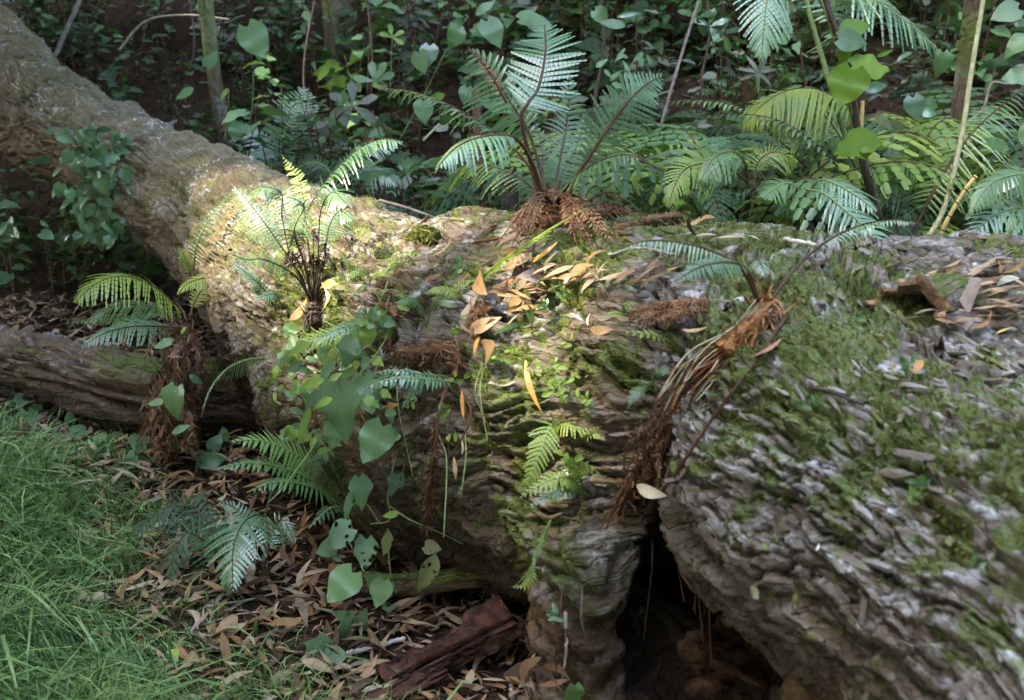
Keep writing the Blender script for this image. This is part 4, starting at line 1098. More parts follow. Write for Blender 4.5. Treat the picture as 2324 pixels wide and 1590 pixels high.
# ------------------------------------------------------------------ small ferns and seedlings on the trunk
SMALL = [
 ('pale leaflet frond lying bright against the dark bark left of the groove', (1520, 775), [dict(p=[(1522, 775), (1480, 760, -.05), (1440, 756, -.07), (1400, 750, -.08)], w=24, n=9, lobes=2, wf=1.1, ang=28, stipe=.02, nh='mix')], M_ferny, M_stgreen),
 ('tiny upright fern sprig with seven pairs of leaflets on the bark face', (1335, 960), [dict(p=[(1336, 962), (1338, 940, -.02), (1340, 905, -.03)], w=17, n=9, lobes=2, wf=1.0, stipe=.1, nh='cam', kind='ladder')], M_fernb, M_stgreen),
 ('lacy lime green fern spilling down the bark face from the ledge', (1265, 975), [
     dict(p=[(1300, 975), (1255, 962, -.06), (1232, 1010, -.1), (1208, 1070, -.12), (1182, 1135, -.13)], w=40, n=22, lobes=5, nh=(-.2, -.9, .2), stipe=.08, droop=.2),
     dict(p=[(1245, 965), (1280, 965, -.06), (1320, 975, -.08), (1368, 968, -.08)], w=24, n=18, lobes=4, nh='mix', stipe=.05, droop=.5),
     dict(p=[(1300, 975), (1330, 985, -.06), (1350, 985, -.08), (1372, 1000, -.1)], w=18, n=14, lobes=3, nh='mix', droop=.5)], M_ferny, M_stgreen),
 ('serrate leaved fern with a long pale pointed frond beside the hollow', (1320, 1120), [
     dict(p=[(1330, 1120), (1290, 1085, -.08), (1240, 1095, -.12), (1176, 1132, -.15)], w=36, n=16, lobes=4, nh='mix', wf=1.15, droop=.15, stipe=.1),
     dict(p=[(1330, 1120), (1310, 1070, -.08), (1330, 1055, -.12), (1362, 1078, -.14)], w=34, n=10, lobes=4, nh='cam', wf=1.25, droop=.2, stipe=.15),
     dict(p=[(1330, 1120), (1300, 1060, -.06), (1285, 1045, -.1), (1262, 1048, -.12)], w=26, n=10, lobes=3, nh='mix', wf=1.2, stipe=.2),
     dict(p=[(1340, 1125), (1290, 1110, -.08), (1240, 1125, -.1), (1195, 1155, -.12)], w=26, n=14, lobes=3, nh='mix', wf=1.1, mat=M_fernb)], M_ferny, M_stgreen),
 ('feathery light green fern spray in front of the dead brown clump', (790, 790), [
     dict(p=[(860, 760), (810, 752, -.08), (755, 758, -.12), (700, 772, -.14), (655, 810, -.15)], w=42, n=24, lobes=4, nh=(0, -.6, .8), stipe=.06, mat=M_ferny, droop=.25),
     dict(p=[(870, 742), (820, 738, -.1), (765, 748, -.16), (712, 780, -.2)], w=30, n=24, lobes=4, nh=(0, -.6, .8), stipe=.05, mat=M_fernb, droop=.3),
     dict(p=[(840, 770), (800, 790, -.08), (770, 800, -.1), (720, 840, -.1)], w=34, n=16, lobes=4, nh='mix', mat=M_ferny)], M_ferny, M_stgreen),
 ('ragged blue grey frond pair reaching out over the dark flank of the trunk', (1030, 870), [
     dict(p=[(1035, 868), (980, 862, -.06), (920, 858, -.1), (860, 868, -.12), (800, 892, -.12)], w=26, n=24, lobes=3, nh='mix', shrivel=.3, droop=.5, stipe=.05),
     dict(p=[(1020, 855), (960, 850, -.06), (900, 842, -.08), (830, 848, -.08)], w=22, n=20, lobes=3, nh='mix', shrivel=.3, droop=.5, stipe=.05),
     dict(p=[(985, 860), (950, 880, -.04), (925, 905, -.05), (908, 940, -.05)], w=16, n=14, lobes=3, nh='cam', shrivel=.2)], M_fernb, M_stgreen),
 ('low tuft of bent yellow green fronds at the edge of the sunny patch', (880, 610), [
     dict(p=[(990, 600), (950, 574, -.03), (900, 578, -.06), (850, 606, -.08)], w=17, n=22, lobes=2, nh='up', droop=.5, stipe=.05),
     dict(p=[(1010, 608), (960, 592, -.03), (915, 596, -.05), (868, 622, -.06)], w=16, n=22, lobes=2, nh='up', droop=.5, stipe=.05),
     dict(p=[(960, 630), (930, 606, -.03), (890, 600, -.05), (870, 640, -.06)], w=17, n=18, lobes=3, nh='mix', droop=.5, stipe=.05)], M_ferny, M_ferny),
 ('small pale fern star below the sunny patch', (830, 640), [
     dict(p=[(835, 650), (815, 628, -.03), (790, 600, -.05), (775, 575, -.05)], w=18, n=16, lobes=3, nh='mix'),
     dict(p=[(835, 650), (840, 630, -.05), (815, 615, -.08), (780, 640, -.1)], w=20, n=14, lobes=3, nh='mix'),
     dict(p=[(835, 650), (850, 625, -.03), (872, 620, -.05), (895, 640, -.06)], w=20, n=14, lobes=3, nh='mix')], M_ferny, M_stgreen),
 ('young light green fern beside the curled dry leaves', (1010, 690), [
     dict(p=[(1060, 700), (1040, 668, -.03), (1000, 655, -.05), (960, 668, -.06)], w=20, n=18, lobes=3, nh='mix', droop=.4),
     dict(p=[(1060, 700), (1080, 672, -.02), (1110, 655, -.03), (1140, 660, -.04)], w=17, n=16, lobes=3, nh='mix', droop=.4),
     dict(p=[(1040, 700), (1030, 660, .0), (1060, 640, .0), (1095, 640, .0)], w=16, n=16, lobes=3, nh='mix', droop=.4)], M_ferny, M_stgreen),
 ('light green fern pair on the trunk between the lime vine and the brown clump', (960, 720), [
     dict(p=[(970, 740), (955, 700, -.05), (930, 680, -.08), (895, 690, -.1)], w=22, n=16, lobes=4, nh='mix', droop=.3),
     dict(p=[(970, 740), (980, 700, -.05), (1000, 680, -.08), (1030, 700, -.1)], w=22, n=16, lobes=4, nh='mix', droop=.3)], M_fern, M_stgreen),
 ('dainty fern sprig on the moss ledge left of the groove', (1430, 715), [
     dict(p=[(1430, 720), (1415, 700, -.02), (1420, 690, -.03), (1450, 690, -.04)], w=17, n=14, lobes=3, nh='mix'),
     dict(p=[(1430, 720), (1400, 712, -.02), (1370, 716, -.03)], w=14, n=12, lobes=3, nh='mix')], M_ferny, M_stgreen),
 ('deep green fern tucked in the dark crack beside the dead stem', (1490, 880), [
     dict(p=[(1490, 890), (1480, 862, -.03), (1495, 840, -.05), (1530, 850, -.06)], w=22, n=14, lobes=4, nh='mix'),
     dict(p=[(1490, 890), (1465, 880, -.03), (1440, 895, -.05), (1425, 930, -.06)], w=18, n=14, lobes=4, nh='mix')], M_fern, M_stgreen),
 ('light fern sprig sprouting on the bark left of the wiry stalks', (610, 690), [
     dict(p=[(640, 730), (600, 660, -.06), (560, 620, -.08), (515, 590, -.08)], w=26, n=22, lobes=3, nh='mix', droop=.3, stipe=.25),
     dict(p=[(645, 735), (640, 690, -.06), (620, 668, -.1), (575, 680, -.14)], w=26, n=18, lobes=3, nh='mix', droop=.3, stipe=.3),
     dict(p=[(645, 735), (660, 700, -.04), (680, 672, -.06), (700, 690, -.1)], w=20, n=16, lobes=3, nh='mix', droop=.3, stipe=.3)], M_fernb, M_stdark),
 ('bluish fern hanging among the bramble leaves on the left flank', (240, 480), [
     dict(p=[(250, 470), (210, 470, -.08), (170, 490, -.12), (130, 520, -.14)], w=30, n=20, lobes=4, nh='mix', droop=.4, stipe=.05),
     dict(p=[(340, 500), (300, 505, -.08), (260, 515, -.1), (215, 545, -.12)], w=22, n=18, lobes=3, nh='mix', droop=.4, stipe=.05),
     dict(p=[(300, 455), (270, 448, -.05), (240, 452, -.08), (205, 465, -.1)], w=24, n=18, lobes=4, nh='mix', droop=.3)], M_fernb, M_stgreen),
 ('wispy green moss fern strand hanging into the hollow, pale at its tip', (1245, 1180), [
     dict(p=[(1250, 1180), (1235, 1215, -.06), (1220, 1250, -.08), (1205, 1290, -.1), (1165, 1335, -.1)], w=13, n=26, lobes=2, nh='cam', shrivel=.3, droop=.3, stipe=.02),
     dict(p=[(1212, 1280, -.09), (1205, 1310, -.1), (1190, 1330, -.1), (1160, 1332, -.1)], w=16, n=12, lobes=3, nh='mix', droop=.1, stipe=.02)], M_ferny, M_stgreen),
]
for lab, b, frs, m_, s_ in SMALL:
    fern(lab, b, frs, mat=m_, smat=s_, r=.0022)
# ------------------------------------------------------------------ broad leaves and vines
BL = {}
def blade_mesh(kind, var, mat):
    key = (kind, var, mat.name)
    if key not in BL:
        WH = {'round': 1.12, 'heart': .88, 'lobed': .80, 'ovate': .46, 'obovate': .40, 'long': .24}[kind]
        V, q, lc = blade(1.0, WH, {'long': 'ovate', 'round': 'heart'}.get(kind, kind), fold=[.12, .25, .4, .05][var], droop=[.1, .22, .35, .05][var], wave=[.02, .05, .04, .07][var], seed=var * 3 + len(kind))
        BL[key] = mesh('leaf', V, q, mat, {'rnd': np.full(len(V), (.13 * var) % 1), 'lc': lc})
    return BL[key]

def put_leaf(root, pos, tipdir, normal, size, kind, mat, var=None, name='leaf'):
    var = int(rng.integers(0, 4)) if var is None else var
    o = bpy.data.objects.new(name, blade_mesh(kind, var, mat)); COL.objects.link(o)
    B = basis(tipdir, normal)
    M = Matrix([[*(B[i] * size), pos[i]] for i in range(3)] + [[0, 0, 0, 1]])
    o.parent = root
    o.matrix_parent_inverse = root.matrix_basis.inverted()
    o.matrix_basis = M
    return o

def scr(ang, d=0.0):
    a = math.radians(ang)
    return nrm(RGT * math.cos(a) + UPV * math.sin(a) + FWD * d)

def vine(label, base, stems, leaves, d0=None, cat='vine', name='vine', smat=None, group=None, r=.0022, kind='heart', mat=None, off=-.06):
    """stems: lists of (u,v[,dd]); leaves: (u,v,size,angle[,kind,mat,dd,tilt]) with (u,v) the leaf base, size and angle on the photo"""
    if d0 is None: d0 = hit(*base)[2] + off
    root = thing(name, P(base[0], base[1], d0), label, cat, group)
    for s in stems:
        c = spline([px(q, d0) for q in s], 8 * len(s))
        V, Fs = tube(c, np.linspace(r, r * .6, len(c)), 5); m = MB(); m.add(V, Fs, .5); m.obj('stem', smat or M_stgreen, root)
    for l in leaves:
        u, v, sz, an = l[:4]; kd = l[4] if len(l) > 4 and l[4] else kind; mt = l[5] if len(l) > 5 and l[5] else (mat or M_heart)
        dd = l[6] if len(l) > 6 else -.02; tilt = l[7] if len(l) > 7 else rng.uniform(-.35, .35)
        d = d0 + dd
        td = scr(an, rng.uniform(-.25, .1)); nz = nrm(CAMH + np.array([0, 0, .45]) + rng.normal(0, .2, 3) + RGT * tilt)
        put_leaf(root, P(u, v, d), td, nz, sz * d / FX, kd, mt)
    return root

# front vine of heart shaped leaves on the trunk's face
vine('large leaved vine with big lobed blue green leaves trailing down the dark trunk face', (830, 840),
     [[(900, 690, .05), (870, 780), (815, 850, -.03), (790, 890, -.04), (770, 905, -.05)], [(940, 850, .0), (880, 855, -.03), (820, 880, -.05), (770, 910, -.06)],
      [(740, 970), (700, 1030, -.02), (640, 1110, -.1), (610, 1140, -.15)], [(800, 905), (830, 960), (850, 1000)]],
     [(762, 872, 138, -82, 'lobed', M_heart, -.08, .05), (825, 858, 88, -75, 'heart', M_heart, .0, .2), (720, 880, 70, -118, 'long', M_heart, -.03), (868, 968, 96, -118, 'heart', M_heart, -.1, -.3),
      (760, 962, 60, -95, 'heart', M_heart, .04), (755, 905, 46, 200, 'ovate', M_lime, -.1), (735, 862, 62, 195, 'ovate', M_lime, -.1), (748, 866, 34, 40, 'ovate', M_lime, -.1),
      (760, 820, 70, -130, 'ovate', M_heart, -.05), (800, 770, 72, -110, 'lobed', M_fernb, -.08), (705, 925, 80, -110, 'long', M_lime, -.02), (705, 778, 60, 205, 'ovate', M_lime, -.05), (690, 822, 50, 205, 'ovate', M_heart, -.02)])
vine('thin vine with small insect holed leaves hanging over the foot of the trunk', (880, 1130),
     [[(905, 1010, .05), (890, 1070), (880, 1130, -.02), (885, 1180, -.03), (840, 1190, -.03)], [(885, 1150), (930, 1180, -.02), (1000, 1210, -.02), (1050, 1235, -.02)], [(800, 1200), (790, 1160), (825, 1140), (860, 1185)], [(880, 1200), (885, 1290, .02), (900, 1350, .05)]],
     [(815, 1085, 74, -80, 'lobed', M_heart, -.05), (800, 1110, 80, -105, 'long', M_heart, -.04), (905, 1075, 58, -110, 'lobed', M_holed, -.02), (905, 1165, 38, 190, 'ovate', M_lime, -.03), (885, 1205, 62, -105, 'ovate', M_mot, -.03),
      (795, 1200, 76, 215, 'heart', M_holed, -.1), (832, 1225, 72, -95, 'heart', M_holed, -.1), (800, 1300, 88, -130, 'heart', M_heart, -.12), (990, 1258, 96, -112, 'ovate', M_mot, -.06, .1), (965, 1240, 40, -10, 'heart', M_mot, -.02),
      (870, 1320, 62, -105, 'heart', M_heart, -.05), (850, 1310, 50, -70, 'heart', M_heart, .0), (760, 1240, 50, 200, 'heart', M_heart, -.06), (920, 985, 40, 0, 'ovate', M_heart, -.03), (905, 985, 36, 200, 'heart', M_heart, -.03)], off=-.12)
vine('lime green vine shoot with a coiled tendril beside the brown fern clump', (830, 720),
     [[(880, 640, .03), (860, 690), (830, 720, -.03), (800, 715, -.05), (790, 690, -.06), (805, 672, -.06), (822, 690, -.06), (810, 715, -.05)]],
     [(812, 668, 26, 60, 'ovate', M_lime), (835, 745, 46, -90, 'heart', M_lime), (870, 750, 34, -40, 'heart', M_lime), (800, 760, 40, -60, 'heart', M_lime), (920, 690, 36, -120, 'heart', M_lime), (945, 685, 30, -40, 'ovate', M_lime), (900, 725, 34, -90, 'lobed', M_lime)])
vine('small leaved green sprig chain climbing the dark bark face', (1265, 870),
     [[(1215, 828), (1245, 842, -.02), (1275, 862, -.03), (1300, 905, -.03)], [(1262, 850), (1270, 880, -.03), (1268, 905, -.03)]],
     [(1215 + 9 * k + rng.uniform(-4, 4), 830 + 7.5 * k + rng.uniform(-10, 10), rng.uniform(14, 24), rng.uniform(0, 360), 'ovate', M_lime) for k in range(10)] +
     [(1270 + rng.uniform(-14, 14), 885 + rng.uniform(-14, 14), rng.uniform(20, 32), rng.uniform(0, 360), 'obovate', M_lime) for k in range(10)], r=.0012)
vine('bramble with many small trifoliate leaves covering the shaded left flank of the trunk', (215, 400),
     [[(205, 300), (200, 360, -.03), (215, 420, -.06), (225, 480, -.08)], [(215, 370), (260, 400, -.05), (290, 430, -.08)], [(210, 400), (170, 420, -.06), (150, 450, -.08)]],
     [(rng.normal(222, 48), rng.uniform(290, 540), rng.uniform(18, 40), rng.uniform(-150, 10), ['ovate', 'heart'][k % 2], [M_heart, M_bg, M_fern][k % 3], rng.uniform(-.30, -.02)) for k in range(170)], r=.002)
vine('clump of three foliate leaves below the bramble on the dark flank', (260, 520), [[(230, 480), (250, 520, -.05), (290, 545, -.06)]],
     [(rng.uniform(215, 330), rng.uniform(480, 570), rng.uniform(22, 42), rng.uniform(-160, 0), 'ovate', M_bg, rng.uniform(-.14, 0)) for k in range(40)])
vine('two heart leaves hanging over the dead fern skirt', (400, 880), [[(430, 760, .0), (410, 830, -.05), (395, 880, -.1)]],
     [(400, 880, 76, -98, 'heart', M_heart, -.28, 0), (375, 910, 44, 190, 'ovate', M_heart, -.26), (430, 850, 38, -40, 'ovate', M_heart, -.2), (395, 770, 50, 205, 'ovate', M_heart, -.25), (390, 985, 46, 30, 'ovate', M_heart, -.4), (410, 760, 24, 60, 'ovate', M_lime, -.2)], d0=4.2)
LOW = [(62, 935, 52, -80), (38, 915, 40, 30), (18, 955, 46, -60), (100, 980, 40, -120), (190, 985, 40, 160), (245, 990, 50, -110), (215, 1000, 34, 20), (305, 1035, 54, -140), (330, 1010, 46, 160), (420, 1010, 40, -160), (460, 1050, 50, 10), (480, 1020, 40, 60), (510, 1000, 34, 100), (160, 960, 30, 90)]
for i, (u, v, s_, a_) in enumerate(LOW):
    g_, d_ = gpt(u, v + 25)
    vine(['heart leaf seedling in the shade under the small log', 'dim heart leaf seedling between the brown leaves and the dead fern skirt'][u > 230], (u, v), [[(u, v + 30, .02), (u + 3, v + 12), (u, v)]],
         [(u, v, s_, a_, 'heart', M_heart, -.02), (u + 8, v + 6, s_ * .7, a_ + 120, 'heart', M_bg, .0), (u - 6, v + 10, s_ * .6, a_ - 110, 'ovate', M_bg, .0)], d0=d_, name='seedling', cat='seedling', group='low heart leaf seedlings at the lawn edge')
for lab, u, v, n_, rad, s_, m_, kd in (('green seedling with lobed leaves on the brown leaves beside the pale stick', 800, 1415, 5, 24, 56, M_heart, 'lobed'), ('dark seedling at the lawn tip beside the pale stick', 745, 1480, 4, 22, 50, M_heart, 'heart'),
                            ('single broad leaf seedling at the foot of the root, bottom edge', 1300, 1555, 1, 6, 62, M_heart, 'heart'), ('small dark seedling below the hanging root strips', 1255, 1395, 7, 20, 28, M_heart, 'ovate'),
                            ('bright little sprout on the grey root beside the broken limb', 2058, 830, 6, 16, 28, M_fern, 'ovate'), ('bluish cress like plant among leaves below the holed vine', 800, 1290, 9, 60, 22, M_fernb, 'ovate'),
                            ('tiny green rosette on the dark soil below the trunk', 880, 1385, 6, 16, 24, M_heart, 'ovate'), ('light green sprig on the mossy trunk top near the slanting frond', 1045, 605, 8, 22, 24, M_fern, 'ovate'),
                            ('sprig of three pointed leaves at the end of the bright leaflet frond', 1290, 1045, 7, 22, 34, M_lime, 'ovate')):
    d_ = hit(u, v)[2] - .04
    vine(lab, (u, v), [[(u, v + 20, .03), (u, v, 0)]], [(u + rng.uniform(-rad, rad) * .6, v + rng.uniform(-rad, rad) * .6, s_ * rng.uniform(.7, 1.1), 360 * k / n_ + rng.uniform(-30, 30) if n_ > 1 else -95, kd, m_, rng.uniform(-.04, .02)) for k in range(n_)], d0=d_, name='seedling', cat='seedling')
# grass blade tufts on the trunk
for lab, pts in (('tuft of three grass blades in a crack of the dark bark', [((1190, 840), (1165, 815)), ((1188, 842), (1178, 805)), ((1190, 842), (1225, 805))]),
                 ('broad strap leaf plant standing among curled dry leaves on the trunk', [((1205, 735), (1180, 700)), ((1210, 735), (1195, 690)), ((1200, 735), (1120, 760))]),
                 ('few thin grass blades at the rim of the broken limb', [((2030, 770), (2015, 720)), ((2030, 770), (2035, 715)), ((2030, 775), (2050, 740))])):
    d_ = hit(*pts[0][0])[2] - .02; root = thing('grass_tuft', P(*pts[0][0], d_), lab, 'grass')
    for (a, b) in pts:
        w_ = 14 if 'strap' in lab else 6
        mb, c = frond_mesh([P(*a, d_), P((a[0] + b[0]) / 2 + 3, (a[1] + b[1]) / 2 - 8, d_ - .04), P(*b, d_ - .05)], .001, n=2, stipe=.9, lobes=1)
        c = spline([P(*a, d_), P((a[0] + b[0]) / 2 + 3, (a[1] + b[1]) / 2 - 8, d_ - .04), P(*b, d_ - .05)], 8); s_ = np.cross(tangents(c), CAMH) * (w_ * d_ / FX / 2 * np.sin(np.linspace(.35, math.pi, 8)))[:, None]
        m = MB(); V = np.stack([c - s_, c + s_], 1).reshape(-1, 3); m.add(V, np.array([[2 * i, 2 * i + 1, 2 * i + 3, 2 * i + 2] for i in range(7)]), .4); m.obj('blade', M_fern, root)

# ------------------------------------------------------------------ fern thicket behind the trunk at the right
def bgfern(label, d, fronds, **k):
    u, v = fronds[0]['p'][0][:2]
    return fern(label, (u, v), fronds, d0=d, **k)
bgfern('pale tree fern fronds hanging into the picture from above, top right', 4.3,
       [dict(p=[(1960, 500, .1), (1930, 250, .0), (1870, 20, -.1), (1800, -60, -.15), (1750, -30, -.2), (1735, 50, -.24), (1728, 140, -.26)], w=140, n=28, lobes=8, wf=1.1, ang=30, nh=(0, -.9, .3), stipe=.66, kind='tri', droop=.25, r=.008),
        dict(p=[(1960, 500, .1), (1935, 250, .1), (1890, 40, .1), (1930, -40, .05), (2000, 10, .0), (2070, 60, -.03), (2140, 125, -.05)], w=140, n=28, lobes=8, wf=1.1, ang=25, nh=(.2, -.4, .9), stipe=.58, kind='tri', droop=.55, r=.007),
        dict(p=[(1960, 500, .1), (1935, 250, .15), (1880, 0, .2), (1900, -50, .2), (1950, 10, .2)], w=80, n=18, lobes=6, nh='mix', stipe=.7, droop=.5, r=.004)], mat=M_fernb, smat=M_stgreen)
root = thing('sapling', P(1992, 480, 4.1), 'thick dark brown fern stem rising behind the trunk, in front of round backlit leaves', 'stem')
c = spline([P(1995, 500, 4.1), P(1962, 380, 4.1), P(1935, 230, 4.1), P(1905, 100, 4.1), P(1868, -20, 4.1)], 40)
V, Fs = tube(c, np.linspace(.0155, .011, 40) , 8); m = MB(); m.add(V, Fs, .5); m.obj('stem', M_stdark, root)
for kk in range(40):
    i = rng.integers(0, 38); d_ = nrm(rng.normal(0, 1, 3)); V, Fs = tube(np.array([c[i], c[i] + d_ * .022]), [.0025, .0008], 4)
    if kk < 14: m = MB(); m.add(V, Fs, .5); m.obj('thorn', M_stdark, root)
def pole(label, pts, d, r, mat, cat='stem', name='sapling', rings=None):
    root = thing(name, P(*pts[0][:2], d), label, cat)
    c = spline([px(q, d) for q in pts], 40); rr = np.linspace(r, r * .85, 40)
    if rings: rr = rr * (1 + .12 * (np.arange(40) % rings == 0))
    V, Fs = tube(c, rr, 8); m = MB(); m.add(V, Fs, .5); m.obj('stem', mat, root)
    if rings:
        for i in range(3, 39, rings):
            V, Fs = tube(np.array([c[i] - .0018 * tangents(c)[i], c[i] + .0018 * tangents(c)[i]]), r * 1.05, 8); m = MB(); m.add(V, Fs, .5); m.obj('ring', M_stdark, root)
    return root
pole('mottled greenish stem leaning left beside the dark brown stem', [(1935, 360), (1912, 290), (1880, 180), (1845, 60), (1830, 0), (1826, -30)], 4.5, .011, M_stgreen)
pole('pale straight cane slanting up at the right through the fern fronds', [(2090, 560), (2140, 480), (2180, 320), (2205, 160), (2228, 20), (2240, -40)], 4.0, .009, M_stpale)
pole('yellow bamboo cane with dark nodes leaning behind the root plateau', [(2120, 570), (2150, 500), (2185, 440), (2215, 400)], 3.9, .0075, M_cane, 'cane', 'cane', 7)
pole('bright yellow cane standing behind the dark brown stem', [(1985, 520), (1970, 430), (1955, 330), (1958, 230)], 4.7, .008, M_cane, 'cane', 'cane', 9)
pole('short olive cane slanting out of the picture at the right edge', [(2255, 590), (2290, 530), (2340, 460)], 3.7, .008, M_stgreen, 'cane', 'cane')
vine('vine of round backlit leaves climbing the dark brown stem', (1940, 330), [[(2000, 470), (1970, 360), (1950, 330)], [(1935, 260), (1925, 180), (1950, 150)], [(1925, 100), (1890, 85), (1850, 110), (1830, 120)]],
     [(1935, 160, 88, -110, 'round', M_sun, -.06, -.2), (1935, 152, 84, -8, 'round', M_sun, -.02, .5), (1975, 318, 96, 200, 'lobed', M_sun, -.06, .6), (1945, 326, 62, 12, 'round', M_sun, -.05, .6), (1915, 72, 62, 15, 'heart', M_sun, .02), (1905, 88, 66, -10, 'heart', M_heart, -.02), (1915, 110, 40, -90, 'heart', M_sun, .0),
      (1960, 205, 60, 15, 'ovate', M_fernb, .1), (2072, 222, 56, -80, 'heart', M_fernb, .3, 0), (1985, 260, 54, -40, 'ovate', M_mot, .2), (2120, 250, 50, 170, 'heart', M_fernb, .3), (2050, 340, 52, 195, 'ovate', M_fernb, .4), (2140, 120, 56, -95, 'heart', M_heart, .2), (1990, 130, 44, 25, 'long', M_sun, .1), (2035, 140, 50, 40, 'long', M_fern, .1)], d0=4.05, smat=M_stgreen)
bgfern('long arching green fern fronds fanning left behind the trunk top, right of the tall fern', 4.5,
       [dict(p=[(1985, 470, .0), (1960, 330, .0), (1930, 250, -.05), (1860, 205, -.1), (1790, 205, -.15), (1735, 235, -.2), (1690, 285, -.22)], w=118, n=32, lobes=3, ang=30, nh=(0, -.2, 1), stipe=.40, droop=.9, wf=1.1, mat=M_ferny, kind='lance'),
        dict(p=[(1985, 470, .1), (1950, 400, .1), (1900, 300, .05), (1850, 245, .0), (1790, 232, -.05), (1730, 250, -.1), (1690, 265, -.12)], w=132, n=32, lobes=5, ang=26, nh=(.1, -.55, .8), stipe=.28, droop=.5, wf=1.1, mat=M_ferny),
        dict(p=[(1985, 470, .0), (1920, 400, -.1), (1850, 325, -.2), (1770, 275, -.26), (1680, 260, -.3), (1545, 268, -.36)], w=30, n=34, lobes=3, ang=40, nh=(0, .1, 1), stipe=.12, droop=.8, mat=M_fern),
        dict(p=[(1830, 380, .0), (1760, 310, .0), (1680, 245, -.05), (1580, 228, -.1), (1450, 240, -.15)], w=26, n=30, lobes=2, ang=35, nh=(0, .1, 1), stipe=.15, droop=.8, mat=M_fern),
        dict(p=[(1985, 470, .1), (1940, 400, .1), (1880, 340, .1), (1820, 330, .1), (1770, 360, .1)], w=86, n=24, lobes=4, nh=(0, -.7, .7), stipe=.25, droop=.4, mat=M_fern)], smat=M_stbrown)
bgfern('bright yellow green fern frond bowing toward the trunk top beside the tall fern', 4.0,
       [dict(p=[(1700, 420, .2), (1660, 385, .12), (1600, 372, .05), (1555, 385, .0), (1530, 425, -.04), (1515, 476, -.06)], w=88, n=26, lobes=5, ang=30, nh=(0, -.85, .5), stipe=.28, kind='tri', droop=.25, mat=M_ferny),
        dict(p=[(1700, 430, .2), (1690, 370, .15), (1660, 345, .1), (1620, 360, .05), (1590, 410, .0)], w=66, n=24, lobes=4, nh=(0, -.6, .8), stipe=.3, droop=.45, mat=M_fern),
        dict(p=[(1710, 430, .2), (1720, 370, .2), (1760, 345, .2), (1810, 370, .2)], w=60, n=20, lobes=4, nh='mix', droop=.4, mat=M_ferny)], smat=M_stbrown)
bgfern('dark blue green drooping fern frond behind the hump of the trunk', 3.75,
       [dict(p=[(1830, 430, .0), (1870, 440, -.05), (1920, 480, -.12), (1980, 530, -.2), (2045, 605, -.3)], w=86, n=22, lobes=2, ang=32, nh=(.1, -.75, .7), stipe=.08, droop=.3, wf=.72, mat=M_fernb),
        dict(p=[(1830, 440, .1), (1860, 410, .05), (1900, 420, .0), (1950, 450, -.05), (1990, 480, -.1)], w=70, n=18, lobes=2, ang=30, nh='mix', stipe=.1, droop=.4, wf=.75, mat=M_fernb),
        dict(p=[(1830, 450, .15), (1800, 420, .1), (1770, 420, .08), (1730, 450, .0)], w=50, n=18, lobes=3, nh='mix', droop=.4, mat=M_fern)], smat=M_stgreen)
bgfern('fern with slim hanging leaflets beside the pale cane, right side', 4.3,
       [dict(p=[(2060, 560, .0), (2100, 470, .0), (2150, 380, .0), (2200, 310, .0), (2250, 260, .05), (2324, 200, .1)], w=140, n=30, lobes=2, ang=-18, nh=(-.5, -.6, .6), stipe=.2, droop=.55, wf=.6, mat=M_fern, r=.007, smat=M_stbrown),
        dict(p=[(2060, 560, .1), (2110, 450, .1), (2100, 385, .1), (2050, 360, .05), (1990, 385, .0)], w=84, n=26, lobes=3, nh=(0, -.5, .9), stipe=.35, droop=.6, mat=M_ferny),
        dict(p=[(2060, 560, .1), (2090, 470, .1), (2050, 420, .1), (1990, 430, .05), (1960, 470, .0)], w=70, n=22, lobes=4, nh='mix', stipe=.3, droop=.4, mat=M_fern)], smat=M_stbrown)
bgfern('green fern at the right edge with wide frond bending down to the left', 3.6,
       [dict(p=[(2400, 460, .0), (2350, 400, -.05), (2290, 400, -.1), (2240, 425, -.14), (2200, 490, -.18)], w=70, n=24, lobes=3, nh=(0, -.6, .8), stipe=.1, droop=.5, mat=M_fern),
        dict(p=[(2400, 560, .0), (2340, 480, -.05), (2280, 480, -.1), (2220, 520, -.14), (2170, 600, -.16)], w=76, n=24, lobes=2, wf=.75, nh=(0, -.6, .8), stipe=.1, droop=.4, mat=M_fernb),
        dict(p=[(2400, 620, .0), (2340, 560, -.05), (2290, 560, -.1), (2240, 610, -.14)], w=60, n=20, lobes=2, nh='mix', stipe=.1, droop=.4, mat=M_fernd)], smat=M_stgreen)
bgfern('pale curled fern frond lying at the edge of the litter plateau', 3.5,
       [dict(p=[(2130, 560, .0), (2150, 590, -.03), (2200, 600, -.05), (2260, 585, -.06)], w=30, n=20, lobes=2, wf=.7, nh='mix', stipe=.05, droop=.2, mat=M_fernb)], smat=M_stgreen)
bgfern('dim fern on the dark slope behind the trunk, left of the tall fern', 6.6,
       [dict(p=[(640, 390, .0), (650, 330, .0), (665, 270, .0), (690, 198, .05)], w=66, n=26, lobes=4, ang=10, nh=(-.1, -.95, .3), stipe=.05, kind='ladder', droop=.1, mat=M_fernb),
        dict(p=[(640, 390, .0), (605, 340, .0), (570, 300, .0), (535, 275, .0)], w=50, n=22, lobes=3, nh='mix', stipe=.1, droop=.25, mat=M_fernb),
        dict(p=[(640, 390, .0), (610, 370, -.1), (570, 360, -.15), (525, 375, -.2)], w=46, n=20, lobes=3, nh='mix', stipe=.1, droop=.25, mat=M_fernb)], smat=M_stgreen)
